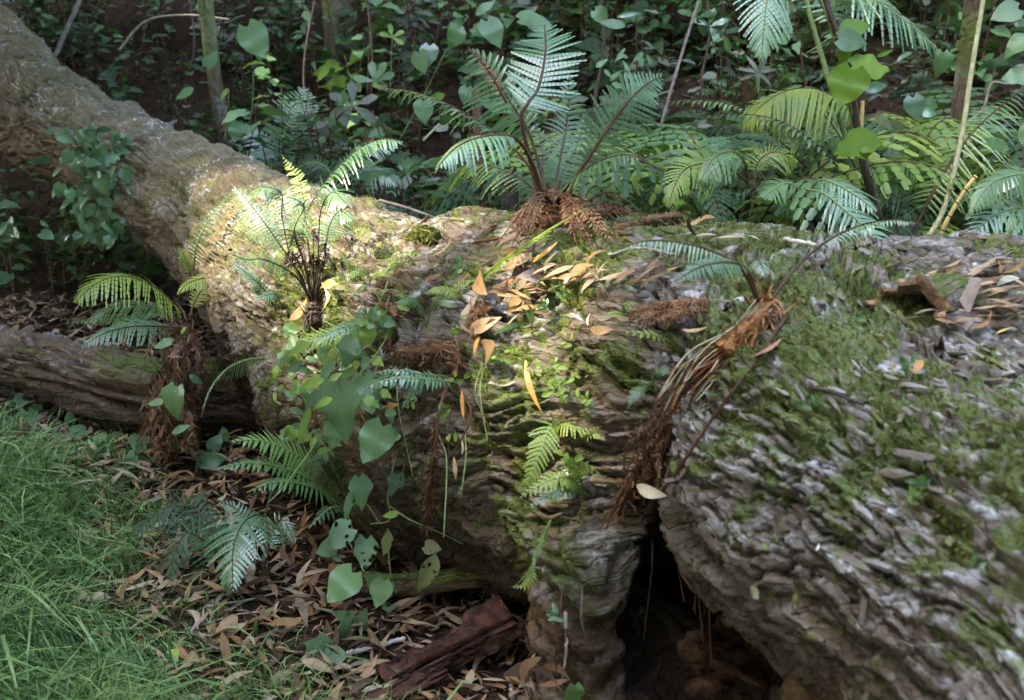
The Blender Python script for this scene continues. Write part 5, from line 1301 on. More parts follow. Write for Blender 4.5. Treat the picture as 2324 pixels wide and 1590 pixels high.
bgfern('low shaded fern spreading right behind the sunlit trunk edge', 5.6,
       [dict(p=[(760, 420, .0), (790, 370, .0), (840, 335, .0), (900, 335, .0)], w=60, n=24, lobes=3, nh='mix', stipe=.1, droop=.4, mat=M_fernb),
        dict(p=[(760, 425, .0), (810, 395, -.05), (860, 390, -.1), (910, 420, -.15)], w=56, n=24, lobes=3, nh='mix', stipe=.1, droop=.4, mat=M_fernb),
        dict(p=[(760, 425, .0), (740, 380, .0), (700, 370, .0), (660, 395, .0)], w=50, n=20, lobes=3, nh='mix', stipe=.1, droop=.4, mat=M_fernd)], smat=M_stgreen)
# low dim ferns that fill the shade behind the trunk
proto = []
for k in range(5):
    r_ = np.random.default_rng(400 + k)
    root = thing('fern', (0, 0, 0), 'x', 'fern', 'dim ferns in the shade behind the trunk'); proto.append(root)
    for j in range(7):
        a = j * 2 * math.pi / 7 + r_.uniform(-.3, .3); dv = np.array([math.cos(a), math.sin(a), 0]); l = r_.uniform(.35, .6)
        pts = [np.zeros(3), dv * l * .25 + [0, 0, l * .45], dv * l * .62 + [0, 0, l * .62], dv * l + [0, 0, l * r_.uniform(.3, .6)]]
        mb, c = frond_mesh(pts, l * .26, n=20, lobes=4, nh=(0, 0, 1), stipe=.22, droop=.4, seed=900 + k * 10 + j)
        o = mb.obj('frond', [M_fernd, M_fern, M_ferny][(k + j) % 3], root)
        V, Fs = tube(c, np.linspace(.004, .001, 60), 4); t = MB(); t.add(V, Fs, .5); t.obj('stalk', M_stbrown, o)
def copy_tree(o, parent=None):
    c = o.copy(); COL.objects.link(c)
    if parent is not None: c.parent = parent
    for ch in list(o.children): copy_tree(ch, c)
    return c
FERNSPOTS = [(1000, 430, 5.2), (1120, 440, 5.0), (1350, 420, 5.2), (1420, 400, 4.9), (1560, 350, 5.6), (1650, 440, 4.5), (1780, 450, 4.4), (1880, 400, 5.1), (2000, 420, 5.2), (2100, 500, 4.8), (2200, 540, 4.4), (2300, 520, 4.6), (2260, 420, 5.4), (1900, 500, 4.2), (2050, 560, 4.1), (1490, 300, 6.2), (860, 420, 5.6), (1700, 300, 6.0), (1520, 420, 4.6), (1600, 300, 5.2), (1750, 350, 4.8), (2080, 400, 4.9), (2180, 330, 5.2), (2290, 300, 5.0), (2020, 260, 5.6), (1840, 260, 5.6), (1560, 330, 4.9), (1680, 380, 4.4), (1480, 380, 4.8), (2240, 250, 4.9)]
for i, (u, v, d_) in enumerate(FERNSPOTS):
    o = proto[i] if i < 5 else copy_tree(proto[i % 5])
    r_ = ray(u, v); x, y = (CAM + r_ * d_)[:2]; z_ = float(gh(x, y)) - .02
    zt = (CAM + r_ * d_)[2]
    o.location = (x, y, max(z_, zt - .5)); o.rotation_euler = (0, 0, rng.uniform(0, 6.28)); s_ = rng.uniform(.8, 1.3) if u < 1400 else rng.uniform(1.1, 1.75); o.scale = (s_,) * 3
    o['label'] = ('dim fern in the shade between the tall fern and the dark brown stem' if 1240 < u < 1960 else ('dim fern in the thicket behind the litter plateau at the right' if u >= 1960 else 'dim fern in the shade behind the trunk, left of the tall fern'))

# ------------------------------------------------------------------ undergrowth on the slope
SHP = []
def shrub(kind, seed, mat, smat):
    r_ = np.random.default_rng(seed)
    root = thing('shrub', (0, 0, 0), 'x', 'shrub')
    ns = r_.integers(2, 4)
    for s_ in range(ns):
        hgt = r_.uniform(.45, .95); a = r_.uniform(0, 6.28); lean = r_.uniform(.05, .3)
        c = spline([np.zeros(3), [lean * hgt * .4 * math.cos(a), lean * hgt * .4 * math.sin(a), hgt * .5], [lean * hgt * math.cos(a), lean * hgt * math.sin(a), hgt]], 14)
        V, Fs = tube(c, np.linspace(.006, .002, 14), 5); m = MB(); m.add(V, Fs, .5); m.obj('stem', smat, root)
        nl = {'whorl': 22, 'heart': 18, 'ovate': 28, 'fine': 60}[kind]
        for k in range(nl):
            t = .25 + .75 * (k + .5) / nl if kind != 'whorl' else (.98 if k < 8 else r_.uniform(.4, .9))
            p = c[min(13, int(t * 13))]; b = r_.uniform(0, 6.28) if kind != 'whorl' else k * 2.4
            dv = np.array([math.cos(b), math.sin(b), r_.uniform(-.45, .25) if kind != 'whorl' else r_.uniform(-.1, .6)])
            sz = r_.uniform(*{'whorl': (.05, .12), 'heart': (.05, .12), 'ovate': (.04, .10), 'fine': (.02, .045)}[kind])
            kd = {'whorl': 'obovate', 'heart': 'heart', 'ovate': 'ovate', 'fine': 'ovate'}[kind]
            st = p + nrm(dv) * sz * r_.uniform(.25, .7)
            put_leaf(root, st, dv, np.array([0, -.35, 1]) + r_.normal(0, .35, 3), sz, kd, mat, int(r_.integers(0, 4)))
    return root
def joined(root):
    """one foliage part per shrub: its leaves joined into a mesh, stems stay apart"""
    m = MB(); mats = None
    for ch in [c for c in root.children if c.name.startswith('leaf')]:
        me = ch.data; V = np.zeros(len(me.vertices) * 3); me.vertices.foreach_get('co', V); V = V.reshape(-1, 3)
        M = np.array(ch.matrix_basis); W = V @ M[:3, :3].T + M[:3, 3]
        q = np.zeros(len(me.loops), np.int32); me.loops.foreach_get('vertex_index', q)
        lc = np.zeros(len(V) * 3, F32); me.attributes['lc'].data.foreach_get('vector', lc)
        m.add(W, q.reshape(-1, 4), rng.random(), lc.reshape(-1, 3)); mats = me.materials[0]
        bpy.data.objects.remove(ch)
    m.obj('foliage', mats, root)
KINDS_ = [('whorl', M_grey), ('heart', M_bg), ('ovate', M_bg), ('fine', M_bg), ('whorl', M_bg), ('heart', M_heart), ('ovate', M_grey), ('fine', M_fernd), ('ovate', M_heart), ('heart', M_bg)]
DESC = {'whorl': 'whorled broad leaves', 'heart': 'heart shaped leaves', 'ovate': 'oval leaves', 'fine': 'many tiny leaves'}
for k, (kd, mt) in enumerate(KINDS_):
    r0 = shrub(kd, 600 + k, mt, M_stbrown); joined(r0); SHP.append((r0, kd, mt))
SPOTS = []
r_ = np.random.default_rng(5)
for k in range(190):
    u = r_.uniform(60, 2320); v = r_.uniform(-10, 330) if k % 3 else r_.uniform(-60, 120)
    g_, d_ = gpt(u, v + 110)
    lo_ = 250 if u > 600 else 60 + u * .4
    if v + 60 > 420 and u < 1000: continue
    SPOTS.append((g_, u, v, d_))
for k in range(88):
    u = r_.uniform(420, 1900); v = r_.uniform(230, 440)
    d_ = r_.uniform(5.0, 6.6) if u < 1000 else r_.uniform(4.6, 6.0); q_ = P(u, v, d_); SPOTS.append((np.array([q_[0], q_[1], float(gh(q_[0], q_[1]))]), u, v, d_))
for k in range(26):
    x_, y_ = r_.uniform(-6.5, -2.7), r_.uniform(6.3, 9.8); q_ = np.array([x_, y_, float(gh(x_, y_))])
    SPOTS.append((q_, 1162 + FX * x_ / 8, 100, 8.0))
first = set()
for i, (g_, u, v, d_) in enumerate(SPOTS):
    k = int(r_.integers(0, len(SHP))); rt, kd, mt = SHP[k]
    if d_ < 4.3: continue
    tq = float(chain_eval(np.array([g_ + [0, 0, .3], g_], F32), TR).min())
    if tq < .35: continue
    o = rt if k not in first else copy_tree(rt); first.add(k)
    o.location = g_; o.rotation_euler = (0, 0, r_.uniform(0, 6.28)); s_ = r_.uniform(.7, 1.25); o.scale = (s_,) * 3
    tone = 'greyish' if mt == M_grey else 'green'
    zone = 'behind the far end of the trunk' if u < 480 else 'on the slope left of the tall fern' if u < 980 else 'on the slope behind the tall fern' if u < 1480 else 'left of the dark brown stem' if u < 1950 else 'in the thicket beyond the pale cane'
    o['label'] = f'{tone} plant with {DESC[kd]} {zone}'; o['group'] = 'undergrowth plants on the slope'
# plants in the black shade under the raised part of the trunk
for k in range(26):
    rt = SHP[int(r_.choice(sorted(first)))][0]
    o = copy_tree(rt); u, v = r_.uniform(-20, 400), r_.uniform(560, 680); g_, d_ = gpt(u, v); o.location = g_; s_ = r_.uniform(.4, .85); o.scale = (s_,) * 3; o.rotation_euler = (0, 0, r_.uniform(0, 6.28))
    o['label'] = 'dim low plant in the dark hollow under the raised trunk'; o['group'] = 'plants under the raised trunk'
# named leaves that stand out in the dark
vine('large single heart leaf glowing in the dark above the far trunk', (560, 55), [[(560, 330), (575, 200), (562, 60)]], [(562, 62, 82, -60, 'heart', M_heart, -.1, -.1)], d0=6.3)
vine('seedling with a yellow leaf beside the mossy tree trunk', (520, 205), [[(510, 320), (515, 260), (520, 205)]], [(518, 200, 34, -120, 'ovate', M_lime, -.1), (540, 280, 46, -100, 'heart', M_heart, -.1), (470, 150, 42, 60, 'heart', M_heart, -.1), (440, 200, 50, 210, 'ovate', M_heart, -.1)], d0=6.2)
vine('vine of pointed heart leaves hanging in the dark left of the tall fern', (1000, 150), [[(900, 330), (960, 220), (1010, 120), (1060, 40)], [(1000, 430), (960, 380), (920, 400)]],
     [(950, 120, 52, -75, 'heart', M_heart, -.05), (975, 105, 50, -95, 'heart', M_fernb, -.05), (1105, 50, 66, -60, 'heart', M_heart, -.05), (1040, 65, 50, -110, 'heart', M_heart, -.02), (1080, 35, 54, 40, 'ovate', M_heart, -.02), (1180, 45, 60, 10, 'heart', M_heart, 0), (1240, 70, 56, 150, 'heart', M_heart, .1),
      (920, 365, 40, -80, 'heart', M_heart, -.2), (1005, 415, 52, -20, 'heart', M_fernb, -.2), (960, 230, 54, -85, 'heart', M_heart, -.05), (1010, 215, 44, 200, 'ovate', M_sun, 0), (1060, 200, 40, -100, 'heart', M_heart, -.05), (1070, 330, 44, 200, 'ovate', M_sun, 0), (880, 430, 50, 20, 'ovate', M_heart, -.1), (1400, 40, 56, 15, 'long', M_fernb, .1), (1350, 25, 44, -40, 'heart', M_heart, .1), (1420, 60, 60, 170, 'ovate', M_heart, .1)], d0=5.6)
vine('greyish seedling with a whorl of broad leaves on the slope left of the tall fern', (800, 240), [[(760, 400), (780, 320), (800, 240)]],
     [(800, 240, 62, a, 'obovate', M_grey, -.03) for a in (200, 150, 90, 20, 330, 240)] + [(850, 185, 50, a, 'obovate', M_heart, .0) for a in (100, 60, 20, 170)] + [(760, 275, 56, a, 'obovate', M_grey, -.05) for a in (190, 230, 280)], d0=6.0, name='seedling', cat='seedling')
vine('seedling with bright whitish top leaves on the dark slope', (890, 85), [[(885, 200), (888, 140), (890, 85)]], [(890, 85, 32, a, 'obovate', M_lime, 0) for a in (30, 100, 160, 330)], d0=6.6, name='seedling', cat='seedling')
vine('pale leaf seedling with long whorled leaves left of the hanging tree fern', (1720, 165), [[(1725, 330), (1722, 240), (1720, 165)]], [(1720, 165, 46, a, 'long', M_grey, 0) for a in (10, 60, 120, 165, 200, 270, 320)], d0=5.6, name='seedling', cat='seedling')
vine('branch with glossy whorled leaves left of the hanging tree fern', (1610, 60), [[(1560, 20), (1610, 60), (1650, 90)]], [(1610 + o_, 60 + o_ * .6, 44, a, 'obovate', M_bg if o_ else M_fernb, 0) for o_ in (-30, 0, 30) for a in (20, 80, 150, 300)], d0=5.7, name='seedling', cat='seedling')
vine('broad dull leaves leaning in at the right edge', (2324, 400), [[(2380, 420), (2324, 390), (2260, 340)]], [(2324, 395, 110, 200, 'ovate', M_fernb, -.05), (2290, 340, 70, 160, 'ovate', M_heart, 0), (2320, 330, 64, 80, 'ovate', M_heart, 0), (2250, 470, 90, 230, 'ovate', M_fernd, 0), (2310, 20, 66, 200, 'heart', M_heart, .6), (2330, 90, 60, 210, 'heart', M_heart, .6), (2330, 170, 60, 190, 'heart', M_heart, .6)], d0=3.7)
vine('glossy little shrub leaves right of the tall fern top', (1420, 190), [[(1400, 330), (1430, 240), (1420, 160)]], [(1425 + r_.uniform(-45, 45), 170 + r_.uniform(-60, 60), r_.uniform(22, 40), r_.uniform(0, 360), 'obovate', M_heart, r_.uniform(-.1, .1)) for k in range(26)], d0=5.5, name='shrub', cat='shrub')

# bare stems, saplings, trunks of the slope
STEMS = [('grey sapling stem leaning right on the slope beyond the tall fern', [(1480, 360), (1510, 250), (1545, 130), (1580, 20), (1600, -40)], 5.6, .0075, M_grey), ('dark upright sapling right of the tall fern', [(1600, 330), (1590, 200), (1610, 80), (1600, -40)], 6.4, .008, M_stdark),
         ('pale lichened stick leaning behind the far trunk, top left', [(125, 130), (150, 70), (180, 5), (195, -30)], 7.4, .016, M_grey), ('thin brown sapling behind the tall fern', [(1355, 400), (1350, 250), (1370, 100), (1360, -40)], 6.0, .008, M_stdark),
         ('dark stump stem standing behind the trunk left of the tall fern foot', [(1163, 500), (1160, 420), (1158, 380)], 4.6, .028, M_stdark), ('brown sapling foot left of the dark stump stem', [(1100, 500), (1095, 420), (1085, 330), (1080, 200)], 4.8, .019, M_stbrown),
         ('thin twig slanting left of the tall fern', [(960, 320), (1000, 280), (1040, 250)], 5.4, .005, M_stpale), ('horizontal grey twig among the leaves at upper left', [(270, 115), (330, 50), (420, 35), (520, 45)], 6.6, .007, M_grey),
         ('dark thin sapling above the sunny trunk patch', [(840, 240), (845, 120), (830, -30)], 6.8, .007, M_stdark), ('thin leaning sapling left of the mossy tree', [(400, 240), (440, 120), (430, -30)], 7.2, .007, M_stdark),
         ('slender sapling right of the mossy tree', [(700, 300), (690, 150), (720, -30)], 7.0, .007, M_stdark), ('dark branch crossing below the round leaves at the right', [(2120, 345), (2060, 365), (2000, 375)], 4.9, .012, M_stdark),
         ('twisted grey liana at the right edge', [(2324, 150), (2290, 190), (2250, 190), (2230, 250), (2180, 290)], 4.6, .006, M_grey), ('slanting dead stick lying behind the sunny trunk edge', [(860, 455), (930, 475), (1010, 505), (1040, 520)], 4.15, .006, M_grey)]
for lab, pts, d_, r__, mt in STEMS:
    pole(lab, pts, d_, r__, plain_mat('grey_bark', (.08, .07, .055), (.19, .175, .15), 40) if mt is M_grey else mt)
def tree(label, u, v, d, r, lean=0.0):
    b = P(u, v, d); zb = float(gh(b[0], b[1])) - .1
    root = thing('tree', (b[0], b[1], zb), label, 'tree')
    n_ = 120; z = np.linspace(zb, 9.5, n_); c = np.stack([b[0] + lean * (z - zb) + .06 * np.sin(z * 1.3 + u), b[1] + .05 * np.cos(z * 1.1) + 0 * z, z], 1)
    V, Fs = tube(c, r * (1 - .25 * (z - zb) / 9) * (1 + .5 * np.exp(-(z - zb) * 4)), 18, cap=False)
    nV = fbm(np.stack([V[:, 0] * 9, V[:, 1] * 9, V[:, 2] * 3], 1), 3, 12); cc = np.repeat(c, 18, 0); V = V + nrm(V - cc) * (nV * r * .18)[:, None]
    mm = sstep(-.2, .5, fbm(V * 3, 3, 19) + .2)
    me = mesh('trunk', V, Fs, M_bark, {'moss': mm * .8, 'lich': sstep(.1, .6, fbm(V * 6, 3, 23)), 'brown': mm * 0 + .4, 'plate': mm * 0 + .7, 'pid': (fbm(V * 4, 2, 29) * .5 + .5), 'gid': mm, 'fib': np.stack([V[:, 2], nV * .2, nV], 1)})
    link('trunk', me, root)
    m = MB(); k_ = 240; q = c[-1] + rng.normal(0, .9, (k_, 3)) * [1.4, 1.4, .7]
    for p_ in q:
        zn = nrm(rng.normal(0, .6, 3) + [0, 0, 1]); y_ = nrm(np.cross(zn, rng.normal(0, 1, 3))); x_ = np.cross(y_, zn)
        m.add(np.stack([p_ - y_ * .16, p_ + x_ * .08, p_ + y_ * .16, p_ - x_ * .08]), np.array([[0, 1, 2, 3]]), rng.random())
    m.obj('crown', M_bg, root)
tree('mossy slim tree trunk on the slope behind the thin part of the fallen trunk', 505, 330, 6.7, .042, .01)
tree('dark tree trunk on the slope right of the mossy tree', 760, 200, 8.0, .10, -.01)
tree('pale flaking tree trunk half hidden by ferns beside the pale cane', 2215, 380, 4.9, .034, -.02)
tree('dim tree trunk beyond the tall fern', 1500, 120, 8.2, .08, .02)

for k in range(26):
    u, v = rng.uniform(640, 900), rng.uniform(640, 1010); d_ = hit(u, v)[2] - rng.uniform(.02, .08)
    vine('small creeper shoot with little pointed leaves on the left face of the trunk', (u, v), [[(u, v), (u + rng.uniform(-30, 30), v + 25, -.02), (u + rng.uniform(-50, 40), v + rng.uniform(40, 80), -.03)]],
         [(u + rng.uniform(-35, 30), v + rng.uniform(0, 75), rng.uniform(16, 40), rng.uniform(-150, 20), ['heart', 'ovate', 'lobed'][k % 3], [M_lime, M_heart, M_fern][j % 3], rng.uniform(-.05, .0)) for j in range(int(rng.integers(3, 7)))], d0=d_, r=.0012, group='small creeper shoots on the trunk face')
# ------------------------------------------------------------------ small log, rotten wood, sticks
def round_wood(name, label, cat, pts, r, seed, mat, rough=.2, nring=120, sides=48, fissure=.25, squash=1.0, partname='log', brown=.5, mossy=.4):
    p3 = np.array([P(*q) for q in pts]); c = spline(p3, nring)
    V, Fs = tube(c, r, sides)
    body = V[:nring * sides].reshape(nring, sides, 3)
    cc = c[:, None]; rad = nrm(body - cc); T = tangents(c)
    s_ = np.linspace(0, np.linalg.norm(np.diff(c, axis=0), axis=1).sum(), nring)
    a_ = np.linspace(0, 2 * math.pi, sides, endpoint=False)
    q = np.stack([np.repeat(s_, sides) * 5, np.tile(np.cos(a_), nring) * 2.2, np.tile(np.sin(a_), nring) * 2.2], 1)
    n1 = fbm(q * .6, 3, seed); n2 = fbm(q * [1.2, 4.5, 4.5], 3, seed + 2); n3 = fbm(q * [5, 9, 9], 2, seed + 4)
    off = (n1 * rough + n2 * fissure + n3 * rough * .35) * r
    body = body + rad * off.reshape(nring, sides, 1)
    tap = np.ones(nring); body[:, :, 2] = c[:, None, 2] + (body[:, :, 2] - c[:, None, 2]) * squash
    V[:nring * sides] = body.reshape(-1, 3)
    nv = len(V); z = lambda x: np.concatenate([x, np.full(nv - len(x), float(np.mean(x)))])
    top = z(rad.reshape(-1, 3)[:, 2])
    at = {'moss': sstep(.1, .7, z(n1) * .6 + top * .5 + mossy - .3), 'lich': sstep(.3, .8, z(n3) + .1) * .5, 'brown': np.full(nv, brown), 'painted_shade': np.clip(np.full(nv, .38 if name == 'log' else .1) - .3 * top + .2 * z(n3), 0, 1), 'plate': sstep(-.5, .1, z(n2)), 'pid': z(n1) * .5 + .5, 'gid': z(n3) * .5 + .5, 'fib': np.stack([z(q[:, 0] / 5), z(np.tile(a_, nring) * r), z(n1)], 1), 'rnd': z(n1) * .5 + .5}  # log gets painted shade too, strongest on its underside
    root = thing(name, c[nring // 2], label, cat)
    link(partname, mesh(partname, V, Fs, mat, at), root)
    return root
M_red = plain_mat('rotten_red_wood', (.026, .011, .007), (.11, .046, .026), 28, .85, .9, .2, dist=.02)
M_twig = plain_mat('twig_grey', (.12, .10, .075), (.30, .27, .22), 50, .8, .4)
M_white = plain_mat('bleached_wood', (.38, .34, .27), (.58, .55, .48), 40, .75, .3)
round_wood('log', 'smaller mossy log lying on the ground at the left, behind the dead fern skirt', 'log', [(-330, 800, 5.3), (-60, 815, 5.0), (120, 842, 4.72), (290, 885, 4.5), (430, 915, 4.5), (580, 920, 4.55)], .130, 5, M_bark, .2, 240, 72, .26, mossy=.12, brown=.8)
round_wood('rotten_wood', 'thick crumbling red brown piece of rotten wood lying among the brown leaves', 'rotten wood', [(1165, 1408, 3.0), (1060, 1462, 2.97), (960, 1512, 2.94), (880, 1560, 2.9)], .048, 8, M_red, .8, 110, 48, .8, .75, 'wood')
round_wood('rotten_wood', 'flatter red brown rotten splinter at the bottom edge in front of the thick piece', 'rotten wood', [(1010, 1530, 2.93), (920, 1575, 2.87), (820, 1610, 2.82)], .036, 9, M_red, .5, 70, 36, .5, .7, 'wood')
round_wood('branch', 'dark dead branch half buried in leaves under the belly of the trunk', 'branch', [(830, 1330, 3.35), (960, 1325, 3.3), (1080, 1310, 3.25), (1180, 1300, 3.25)], .03, 12, M_bark, .25, 60, 24, .3)
def stick(label, pts, r, mat, lift=.012):
    p3 = []
    for u, v in pts:
        h_ = hit(u, v); p3.append(h_[0] + np.array([0, 0, lift]))
    root = thing('stick', p3[0], label, 'stick')
    c = spline(p3, 24); c[1:-1] += rng.normal(0, r * .25, (22, 3))
    V, Fs = tube(c, np.linspace(r, r * .75, 24), 7); m = MB(); m.add(V, Fs, .5); m.obj('wood', mat, root)
stick('pale grey broken stick on the leaves left of the rotten wood', [(788, 1494), (850, 1478), (918, 1460)], .0075, M_white)
stick('bleached pointed stick at the bottom edge in front of the rotten wood', [(905, 1592), (930, 1570), (948, 1552)], .007, M_white)
stick('short whitish stick stub at the bottom edge right of the rotten wood', [(1162, 1595), (1160, 1570), (1155, 1555)], .006, M_white)
stick('thin white twig on the leaves at the tip of the lawn', [(700, 1520), (740, 1512), (780, 1500)], .003, M_white)
stick('curved grey twig between bracken fern and vine leaves', [(470, 1385), (560, 1372), (650, 1350)], .0035, M_twig)
stick('long thin twig on the leaves below the bracken fern', [(420, 1440), (540, 1405), (640, 1395)], .003, M_twig)
stick('short brown twig on the litter by the bracken fern', [(600, 1300), (680, 1290), (740, 1275)], .003, M_stbrown)
stick('grey stick end on litter below the holed vine', [(770, 1385), (820, 1372), (880, 1360)], .006, M_twig)
stick('forked dead twig on the dark bark face below the brown clump', [(1110, 880), (1140, 888), (1170, 880)], .003, M_twig)
stick('dark thin twig lying across the flaking grey root', [(1835, 895), (1880, 905), (1960, 935)], .0035, M_stdark)
stick('thin pale root strip hanging along the edge of the hollow', [(1283, 1400), (1285, 1480), (1276, 1560)], .004, M_twig)
stick('dead grey twig on the mossy trunk top behind the leaf pile', [(1380, 590), (1450, 575), (1530, 590)], .004, M_twig)
stick('pale split stick lying on the hump of the trunk', [(1780, 555), (1830, 565), (1850, 570)], .005, M_white)
stick('flat brown stick on the trunk top below the tall fern', [(1080, 560), (1150, 550), (1210, 540)], .004, M_stbrown)
# dead tangles
def tangle(label, pts, r, n, L, mat, name='dead_clump', cat='dead plant', off=.03):
    p3 = []
    for u, v in pts:
        h_ = hit(u, v); p3.append(h_[0] + nrm(CAM - h_[0]) * off)
    root = thing(name, p3[0], label, cat)
    return fibre_mass(root, p3, r, n, L, mat, 'tangle', int(pts[0][0]), .0013)
tangle('dense brown tangle of withered fern on the trunk face, upper one', [(850, 690), (880, 700), (900, 720)], [.010, .018, .010], 260, .045, M_dead)
tangle('rounded brown tangle of withered fern above the ragged bluish fronds', [(900, 800), (960, 800), (1020, 790), (1045, 830)], [.012, .022, .022, .010], 480, .045, M_dead)
tangle('brown tangle of dead fronds trailing left of the ragged bluish fronds', [(890, 770), (860, 830), (845, 880)], [.01, .01, .006], 200, .045, M_dead)
tangle('brown curled fern scraps beside the piled dry leaves', [(1095, 690), (1085, 720), (1080, 745)], [.012, .018, .01], 240, .035, M_dead)
tangle('long brown matted root hanging down the dark face of the trunk', [(990, 950), (985, 1040), (975, 1110), (968, 1200)], [.005, .006, .014, .003], 300, .035, M_dead, 'hanging_root', 'root', .07)
tangle('dark moss cushion at the edge of the sunny patch', [(935, 545), (965, 535), (990, 540)], [.02, .035, .02], 700, .03, M_moss, 'moss_cushion', 'moss', .0)
tangle('brown dry moss and fern litter heap around the foot of the tall fern', [(1120, 520), (1200, 505), (1290, 500), (1400, 480)], [.012, .02, .022, .02], 420, .045, M_dead, off=.0)
tangle('heap of brown dead fern under the dark fern stalks right of the tall fern', [(1470, 500), (1540, 490), (1400, 520)], [.014, .014, .014], 260, .045, M_dead, off=.0)

# broken hollow limb on the root end
h_ = hit(2045, 725); ax = nrm(CAMH * .55 + RGT * -.62 + UPV * .25); c0 = h_[0] - ax * .09
n_, s_ = 26, 48
cl = np.stack([c0 + ax * t for t in np.linspace(-.06, .10, n_)])
V, Fs = tube(cl, np.linspace(.14, .088, n_), s_, cap=False); V = V.reshape(n_, s_, 3)
nz = fbm(V.reshape(-1, 3) * 11, 4, 61).reshape(n_, s_); rad = nrm(V - cl[:, None]); V = V + rad * (nz * .038)[..., None]
gap_ = rad @ nrm(RGT * .3 + UPV * -.2 + CAMH * .9)
V += ax * (np.linspace(0, 1, n_)[:, None] ** 2 * (fbm(rad[-1] * 3.1, 3, 62) * .07 - .06 * sstep(.1, .95, gap_[-1]))[None])[..., None]
O = V.reshape(-1, 3)
I = (cl[:, None] + (V - cl[:, None]) * np.linspace(.70, .74, n_)[:, None, None]); I = I + rad * (fbm(I.reshape(-1, 3) * 22, 3, 64).reshape(n_, s_) * .012)[..., None]
i_, j_ = np.meshgrid(np.arange(n_ - 1), np.arange(s_), indexing='ij'); b_ = i_ * s_ + j_; b2 = i_ * s_ + (j_ + 1) % s_
qo = np.stack([b_, b2, b2 + s_, b_ + s_], -1).reshape(-1, 4)
k = np.arange(s_); o_ = (n_ - 1) * s_; rim = np.stack([o_ + k, o_ + (k + 1) % s_, n_ * s_ + o_ + (k + 1) % s_, n_ * s_ + o_ + k], 1)
AV = O; one = np.ones(len(AV))
at = {'moss': sstep(.0, .6, fbm(AV * 11, 3, 5) + .25), 'lich': sstep(-.2, .4, fbm(AV * 16, 3, 6)), 'brown': one * .2, 'plate': sstep(-.6, 0, nz.ravel()), 'pid': nz.ravel() * .5 + .5, 'gid': fbm(AV * 30, 2, 7) * .5 + .5, 'fib': np.stack([AV @ ax, np.tile(np.linspace(0, .8, s_), n_), one], 1)}
limb = link('broken_limb', mesh('broken_limb', AV, qo, M_bark, at), log_root, label='broken hollow limb stub with pale wood inside')
M_wood = plain_mat('decayed_wood', (.06, .030, .016), (.36, .24, .15), 26, .85, .9, .2, dist=.015)
IV = np.concatenate([O[o_:], I.reshape(-1, 3)]); qi = qo[:, ::-1] + s_
rim2 = np.stack([k, (k + 1) % s_, s_ + o_ + (k + 1) % s_, s_ + o_ + k], 1)
link('heartwood', mesh('heartwood', IV, [np.concatenate([qi, rim2])], M_wood), limb)

# ------------------------------------------------------------------ single dry leaves
LM = []
for V_, q_, lc_ in LPROTO + SHORT:
    LM.append(mesh('dry_leaf', V_, q_, M_litter, {'rnd': np.zeros(len(V_)), 'lc': lc_}))
def dry_leaf(u, v, size, ang, label, group=None, k=None, lift=.012, up=.35, mat=None):
    p_, n_v, d_ = hit(u, v)
    z = nrm(n_v + rng.normal(0, up, 3)); y = scr(ang, 0); y = nrm(y - (y @ z) * z)
    if abs(scr(ang, 0) @ z) > .8: y = nrm(np.cross(z, rng.normal(0, 1, 3)))
    x = np.cross(y, z); s = size * d_ / FX / max(.45, math.sqrt(max(.05, 1 - (y @ nrm(ray(u, v))) ** 2)))
    s = min(s, .15) * .85
    o = bpy.data.objects.new('dry_leaf', LM[int(rng.integers(0, 13)) if k is None else k]); COL.objects.link(o)
    p_ = p_ + n_v * lift
    o.matrix_world = Matrix([[x[i] * s, y[i] * s, z[i] * s, p_[i]] for i in range(3)] + [[0, 0, 0, 1]])
    o['label'] = label; o['category'] = 'leaf'
    if group: o['group'] = group
    if mat:
        o.data = o.data.copy(); o.data.materials[0] = mat
    return o
def solid(c):
    key = 'leaf_%.2f_%.2f' % (c[0], c[1])
    return bpy.data.materials.get(key) or plain_mat(key, tuple(x * .6 for x in c), c, 30, .55, .3)
OR_, TAN, PALE, RED, DK = (.40, .19, .05), (.36, .23, .12), (.55, .46, .32), (.26, .12, .09), (.10, .06, .04)
